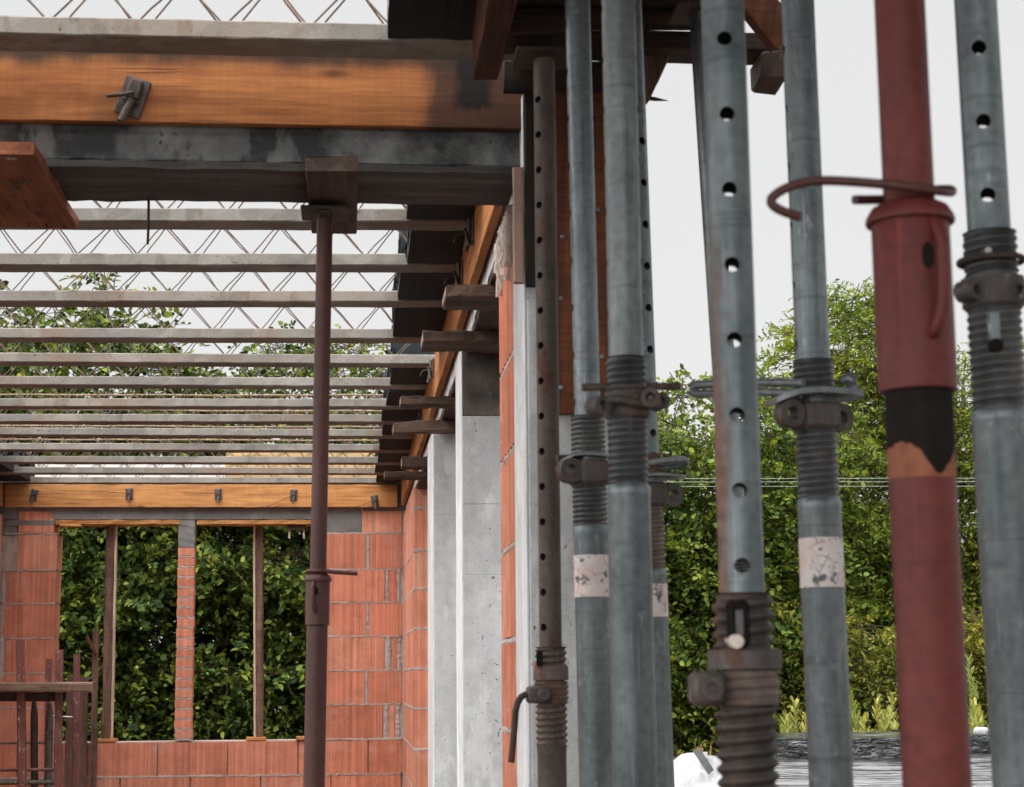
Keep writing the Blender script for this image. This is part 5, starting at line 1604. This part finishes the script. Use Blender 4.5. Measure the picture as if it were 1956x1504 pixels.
def clumps(x0, x1, y0, y1, z0, top_fn, nclump, per, rad, seed, front=0.0, flat=.38):
    """spray origins gathered into clumps filling a hedge-like volume under top_fn(x)"""
    r = np.random.default_rng(seed)
    C = np.stack([r.uniform(x0, x1, nclump), y0 + (y1 - y0) * r.beta(1.0, 1.0 + front, nclump), r.uniform(0, 1, nclump)], 1)
    tz_ = np.array([top_fn(x) for x in C[:, 0]])
    C[:, 2] = z0 + (tz_ - z0) * C[:, 2] ** 1.25
    rads = rad * r.uniform(.6, 1.35, nclump)
    O = np.repeat(C, per, 0); R = np.repeat(rads, per)
    dv = r.normal(size=O.shape); dv /= np.linalg.norm(dv, axis=1, keepdims=True)
    rr_ = R * r.uniform(0.25, 1, len(O)) ** .6
    O = O + dv * (rr_ * 1.0)[:, None] * np.array([1.15, .9, flat])
    D = dv * np.array([1, 1, .35]) + np.array([0, -.55, -.05]) + r.normal(size=O.shape) * .22
    return O, D

def trunk(parent, x, y, h, r0, mat, seed, limbs=7, spread=1.0):
    rr_ = random.Random(seed)
    tb = MB()
    pts = [Vector((x + .05 * math.sin(i * 1.3 + seed), y + .04 * math.cos(i * 1.7 + seed), -.3 + (h + .3) * i / 10)) for i in range(11)]
    tb.rod(pts, r0, 9, .004, scale=[1.25] + [1 - .085 * i for i in range(10)])
    for q in range(limbs):
        i = 3 + q % 7; a = pts[i]
        an = rr_.uniform(0, 6.28)
        e = a + Vector((math.cos(an) * spread * rr_.uniform(.5, 1), math.sin(an) * spread * .7 * rr_.uniform(.5, 1), rr_.uniform(.4, 1.0)))
        tb.rod([a, a.lerp(e, .35) + Vector((0, 0, .08)), a.lerp(e, .7) + Vector((rr_.gauss(0, .05), 0, .1)), e], r0 * .42, 7, .002, scale=[1.2, .9, .6, .2])
    tb.build("trunk", mat, parent, smooth=True)

M_trunk = wood("tree bark", 'Z', (0.035, 0.028, 0.02), (0.11, 0.09, 0.065), stain_amt=0.4)
M_twig = Mat("twig", 0.9).color((0.05, 0.035, 0.02)).m
M_leaf_dark = leaf_mat("hornbeam leaves", [(.014, .032, .010), (.034, .070, .016), (.085, .14, .03), (.18, .225, .04), (.30, .33, .06)], .22)
M_leaf_mid = leaf_mat("hazel leaves", [(.03, .06, .016), (.075, .135, .026), (.16, .23, .04), (.28, .33, .06)], .35)
M_leaf_wal = leaf_mat("walnut leaves", [(.05, .09, .018), (.13, .20, .032), (.25, .32, .055), (.40, .44, .09)], .5)
M_leaf_yel = leaf_mat("yellow green leaves", [(.06, .09, .018), (.15, .185, .03), (.28, .28, .05), (.38, .35, .08)], .38)

def bumpy(base, amp, seed):
    r = random.Random(seed); ph = [r.uniform(0, 6.28) for _ in range(4)]
    return lambda x: base + amp * (.5 * math.sin(2.1 * x + ph[0]) + .35 * math.sin(5.3 * x + ph[1]) + .3 * math.sin(11 * x + ph[2]))

def tree(name, label, cat, group, x0, x1, y0, y1, zb_, top, ncl, per, rad, leaf, asp, mat, seed, front=.6, spread=.30, perl=(8, 14), droop=.25, trunk_h=3.2, flat=.38):
    t = thing(name, ((x0 + x1) / 2, (y0 + y1) / 2, -.32), label, cat, group)
    sp_ = clumps(x0, x1, y0, y1, zb_, top, ncl, per, rad, seed, front, flat)
    spray_mesh("crown", sp_, leaf, asp, mat, t, perl, spread, seed, droop, M_twig)
    trunk(t, (x0 + x1) / 2, (y0 + y1) / 2 + .2, trunk_h, .06, M_trunk, seed, 8, (x1 - x0) * .5)
    return t

G = "trees behind the house"
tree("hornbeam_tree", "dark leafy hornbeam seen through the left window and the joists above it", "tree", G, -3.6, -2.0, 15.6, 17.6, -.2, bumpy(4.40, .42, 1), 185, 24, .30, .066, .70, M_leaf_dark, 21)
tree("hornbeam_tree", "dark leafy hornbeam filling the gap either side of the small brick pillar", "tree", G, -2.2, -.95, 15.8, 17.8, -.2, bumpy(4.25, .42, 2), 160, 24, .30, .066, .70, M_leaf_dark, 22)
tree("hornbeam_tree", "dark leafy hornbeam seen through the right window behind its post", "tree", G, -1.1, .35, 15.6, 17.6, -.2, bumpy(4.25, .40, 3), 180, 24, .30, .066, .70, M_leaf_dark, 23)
M_leaf_shade = leaf_mat("shade dark leaves", [(.008, .016, .007), (.014, .026, .010), (.022, .038, .013), (.03, .05, .018)], .05)  # near-black colour paints the shade deep inside the hornbeams
tree("shade_foliage", "nearly black foliage added as shaded depth in the gaps behind the hornbeams", "hedge", None, -4.9, .9, 17.9, 19.0, -.3, bumpy(3.35, .25, 31), 560, 16, .30, .085, .6, M_leaf_shade, 31, trunk_h=2.2, flat=.8)
tree("leafy_hedge", "dark green hedge low behind the light green trees on the right", "hedge", None, 2.4, 8.2, 18.4, 19.4, -.3, bumpy(2.2, .25, 32), 420, 16, .30, .085, .6, M_leaf_dark, 32, trunk_h=1.6, flat=.8)
tree("hazel_tree", "bushy dark green tree between the half hidden and the big perforated prop", "tree", G, 2.05, 3.75, 14.2, 16.2, -.2, bumpy(3.52, .22, 4), 540, 17, .22, .050, .80, M_leaf_mid, 24)
tree("walnut_tree", "tall light green tree reaching highest, seen left of the red prop", "tree", G, 4.38, 5.15, 16.2, 17.8, .3, bumpy(4.72, .28, 5), 300, 16, .25, .055, .44, M_leaf_wal, 25, trunk_h=4.2, flat=.6, spread=.26)
tree("leafy_tree", "dense fresh green tree below the sparse one, between the two middle right props", "tree", G, 3.4, 4.5, 15.6, 17.0, -.1, bumpy(3.45, .25, 12), 320, 16, .25, .055, .46, M_leaf_wal, 30, trunk_h=3.0, flat=.6, spread=.26)
tree("walnut_tree", "light green tree showing in the gap right of the red prop", "tree", G, 5.0, 6.9, 16.4, 18.2, .3, bumpy(4.35, .35, 6), 480, 16, .25, .055, .44, M_leaf_wal, 26, trunk_h=4.0, flat=.6, spread=.26)
tree("young_tree", "sparse light green tree with sky between its sprays, right of the big perforated prop", "tree", G, 3.75, 4.3, 16.0, 17.0, 2.9, bumpy(4.65, .35, 9), 26, 9, .16, .060, .44, M_leaf_wal, 28, trunk_h=3.9, flat=.5, spread=.24)
tree("leafy_shrub", "yellowish green shrub low behind the weeds, left of the red prop", "shrub", None, 3.1, 5.4, 14.0, 15.0, -.2, bumpy(1.75, .3, 7), 300, 14, .22, .054, .55, M_leaf_yel, 27, trunk_h=1.2, flat=.5)

# weeds with upright seed spikes
def weed(u, vtop, y, label, seed, n=5):
    r = random.Random(seed)
    b = at_y(u, 1420, y)
    t = thing("weed_plant", (b.x, y, -.3), label, "weed", "weeds behind the wrapped pallets")
    st, sd_ = MB(), MB()
    zt_ = at_y(u, vtop, y).z
    for k in range(n):
        x = b.x + r.uniform(-.05, .05); h = (zt_ + .3) * r.uniform(.82, 1.0)
        e = Vector((x + r.gauss(0, .03), y + r.gauss(0, .05), -.3 + h))
        a = Vector((x, y, -.3))
        st.rod([a, a.lerp(e, .5), e], .004, 5, scale=[1.2, 1, .3])
        for q in range(80):
            f = .58 + .42 * q / 80
            c = a.lerp(e, f)
            an = r.uniform(0, 6.28); L = .085 * (1.12 - f) / .4 + .02
            d = Vector((math.cos(an) * .55, math.sin(an) * .55, .9)).normalized()
            s = d.cross(Vector((r.gauss(0, 1), r.gauss(0, 1), .3))).normalized() * .008
            for w_ in range(4):
                c2 = c + d * (L * w_ / 4)
                sd_.add([c2 - s, c2 + d * .012 - s * .3, c2 + d * .02 + s * .2, c2 + s], [(0, 1, 2, 3)])
    st.build("stems", M_weed, t, smooth=True); sd_.build("seed_spikes", M_weed, t)
M_weed = leaf_mat("pale weed", [(.26, .28, .08), (.40, .41, .12), (.52, .52, .20)], .3)
for i, (u, v, y, lab) in enumerate(((1515, 1330, 10.6, "pale weed left of the prop with the wavy plate"), (1538, 1324, 10.8, "taller pale weed tucked against the left side of the wavy plate prop"),
                                    (1632, 1290, 10.6, "tall pale weed just right of the wavy plate prop"), (1662, 1346, 10.5, "short pale weed midway between the wavy plate prop and the red prop"),
                                    (1698, 1326, 10.7, "pale weed near the left side of the red prop"), (1712, 1345, 10.5, "lower pale weed touching the left side of the red prop"),
                                    (1862, 1240, 10.8, "tall pale weed just right of the red prop"), (1882, 1290, 10.5, "pale weed beside the right edge prop"))):
    weed(u, v, y, lab, 40 + i, 4)

# ------------------------------------------------------------------ wrapped pallets, sack, cables
M_wrap = Mat("white stretch wrap", 0.28, spec=0.6)
wv_ = M_wrap.noise(1.0, 4, .6, M_wrap.map((3, 3, 95)), 0.9)
M_wrap.color(M_wrap.ramp(wv_, [(.40, (.11, .115, .125)), (.47, (.32, .33, .345)), (.60, (.58, .59, .61))])); M_wrap.bump(wv_, .8, .02)
M_film = Mat("black plastic film", 0.16, spec=1.0)
fv = M_film.noise(1.0, 4, .6, M_film.map((7, 7, 26)), 1.2)
M_film.color(M_film.ramp(M_film.noise(1.0, 4, .6, M_film.map((3.5, 3.5, 44)), 1.0), [(.60, (.012, .016, .019)), (.635, (.36, .40, .42))])); M_film.bump(fv, 1.0, .05)  # pale streaks are fold highlights painted into the film colour
M_sack = Mat("white woven sack", 0.6)
sv = M_sack.noise(6, 6, .6, None, 1.0)
M_sack.color(M_sack.ramp(sv, [(.35, (.34, .34, .35)), (.6, (.56, .56, .57))])); M_sack.bump(sv, .15, .02)

def pallet(ua, ub, vtop, y, depth, label, rot=0.0):
    a, b = at_y(ua, vtop, y), at_y(ub, vtop, y)
    zt_ = a.z; w_ = b.x - a.x
    t = thing("wrapped_pallet", (a.x + w_ / 2, y + depth / 2, -.3), label, "pallet", "wrapped pallets outside")
    def sheet(z0, z1, ex_, nz, amp, seed):
        r = random.Random(seed); nx = 60
        per = []
        for i in range(nx):
            f = i / nx * 4
            k = int(f); q = f - k
            x, yy = [(-.5 + q, -.5), (.5, -.5 + q), (.5 - q, .5), (-.5, .5 - q)][k]
            per.append((x, yy))
        vs = []
        for j in range(nz + 1):
            z = z0 + (z1 - z0) * j / nz
            for (x, yy) in per:
                o = amp * (math.sin(x * 40 + j * 2.2 + seed) * .5 + r.uniform(-.5, .5))
                vs.append(Vector((a.x + w_ / 2 + x * (w_ + ex_) + o * (1 if abs(x) > .49 else .3), y + depth / 2 + yy * (depth + ex_) + o, z + r.uniform(-.5, .5) * amp * .8)))
        fs = [(j * nx + i, j * nx + (i + 1) % nx, (j + 1) * nx + (i + 1) % nx, (j + 1) * nx + i) for j in range(nz) for i in range(nx)]
        fs.append(tuple(nz * nx + i for i in range(nx)))
        fs.append(tuple(reversed(range(nx))))
        return MB().add(vs, fs)
    sheet(-.16, zt_ - .075, 0, 60, .005, 3).build("wrapped_load", M_wrap.m, t, smooth=True)
    sheet(zt_ - .10, zt_, .03, 12, .010, 5).build("film_cover", M_film.m, t, smooth=True)
    m = MB()
    for k in range(3):
        xx = a.x + w_ * (.08 + .42 * k)
        m.box(xx - .05, xx + .05, y, y + depth, -.29, -.20, .004)
    for k in range(5):
        m.box(a.x, a.x + w_, y + depth * (.02 + .2 * k), y + depth * (.02 + .2 * k) + .1, -.199, -.178, .003)
    m.build("wooden_base", M_old_x, t)
    t.rotation_euler = (0, 0, rot)
    return t
pallet(1492, 1800, 1412, 9.0, 1.0, "white wrapped pallet with black film top, between big perforated and red prop", math.radians(-11))
pallet(1815, 2150, 1404, 9.4, 1.0, "white wrapped pallet with black film top, right of the red prop")
# white bag on the right-hand pallet
def lumpy(name, ctr, rad, sq, mat, label, cat, seed, n=72, m=40):
    r = random.Random(seed); ph = [r.uniform(0, 6.28) for _ in range(8)]
    vs = []
    for j in range(m + 1):
        th = math.pi * j / m
        for i in range(n):
            a = 2 * math.pi * i / n
            e = (abs(math.cos(a)) ** sq + abs(math.sin(a)) ** sq) ** (-1 / sq)
            k = 1 + .05 * math.sin(3 * a + ph[0] + 2 * th) + .035 * math.sin(7 * a + ph[1] - 3 * th) + .025 * math.sin(13 * a + 9 * th + ph[2])
            s_ = math.sin(th) ** .45
            vs.append(Vector((ctr[0] + rad[0] * e * k * s_ * math.cos(a), ctr[1] + rad[1] * e * k * s_ * math.sin(a), ctr[2] + rad[2] * k * math.copysign(abs(math.cos(th)) ** .6, math.cos(th)) + .03 * math.sin(5 * a + ph[3]) * rad[2] * (j < m / 2))))
    fs = [(j * n + i, j * n + (i + 1) % n, (j + 1) * n + (i + 1) % n, (j + 1) * n + i) for j in range(m) for i in range(n)]
    ob = MB().add(vs, fs).build(name, mat, smooth=True)
    return tag(ob, label, cat)
c0 = at_y(1385, 1470, 8.2)
lumpy("big_bag", (c0.x, 8.6, (c0.z - .3) / 2 + .0), (.26, .35, (c0.z + .3) / 2), 3.2, M_sack.m, "bulging white woven sack at the bottom, between the half hidden and big perforated prop", "sack", 5)
c1 = at_y(1886, 1398, 9.5)
lumpy("plastic_bundle", (c1.x, 9.6, c1.z), (.035, .05, .02), 2.2, M_sack.m, "small white plastic bundle on the right wrapped pallet", "bundle", 8, 20, 10)
a, b = at_y(1330, 1432, 8.3), at_y(1358, 1475, 8.3)
ob = MB().plank(b, a, .033, .012, (0, -1, 0), jit=.0004, c=.001).build("metal_strip", M_galv_pale)
tag(ob, "grey flat metal strip poking up out of the white sack", "strip")
dg_ = thing("dry_plant", (at_y(1345, 1450, 9.2).x, 9.2, -.3), "dry straw coloured plant rising behind the white sack", "plant")
ds = MB(); rr = random.Random(9)
for q in range(16):
    a = Vector((at_y(rr.uniform(1300, 1375), 1470, 9.2).x, 9.2 + rr.uniform(-.08, .08), -.3)); e = at_y(rr.uniform(1290, 1378), rr.uniform(1415, 1455), 9.2)
    ds.rod([a, a.lerp(e, .6) + Vector((rr.gauss(0, .03), 0, 0)), e], .0028, 5, scale=[1, 1, .5])
    for w_ in range(7):
        c = a.lerp(e, 1 - .04 * w_); d = Vector((rr.gauss(0, 1), rr.gauss(0, .5), abs(rr.gauss(.6, .5)))).normalized() * .028
        ds.add([c, c + d * .5 + Vector((.004, 0, 0)), c + d, c + d * .5 - Vector((.004, 0, 0))], [(0, 1, 2, 3)])
M_dry = leaf_mat("dry straw", [(.22, .13, .05), (.36, .24, .10), (.45, .34, .16)], .2)
ds.build("stalks", M_dry, dg_)
M_cable = Mat("pale cable", 0.5).color((.34, .38, .365)).m
for (v, lab) in ((914, "uppermost pale overhead cable crossing the trees on the right"), (920.5, "middle pale overhead cable crossing the trees on the right"), (929, "lowest pale overhead cable crossing the trees on the right")):
    yk = 13.2
    a, b = at_y(1440, v, yk), at_y(2100, v - 3, yk)
    a.x -= 6; 
    ob = MB().rod([a, a.lerp(b, .5) + Vector((0, 0, -.012)), b + Vector((6, 0, 0))], .0018, 6).build("overhead_cable", M_cable, smooth=True)
    tag(ob, lab, "cable", "overhead cables")
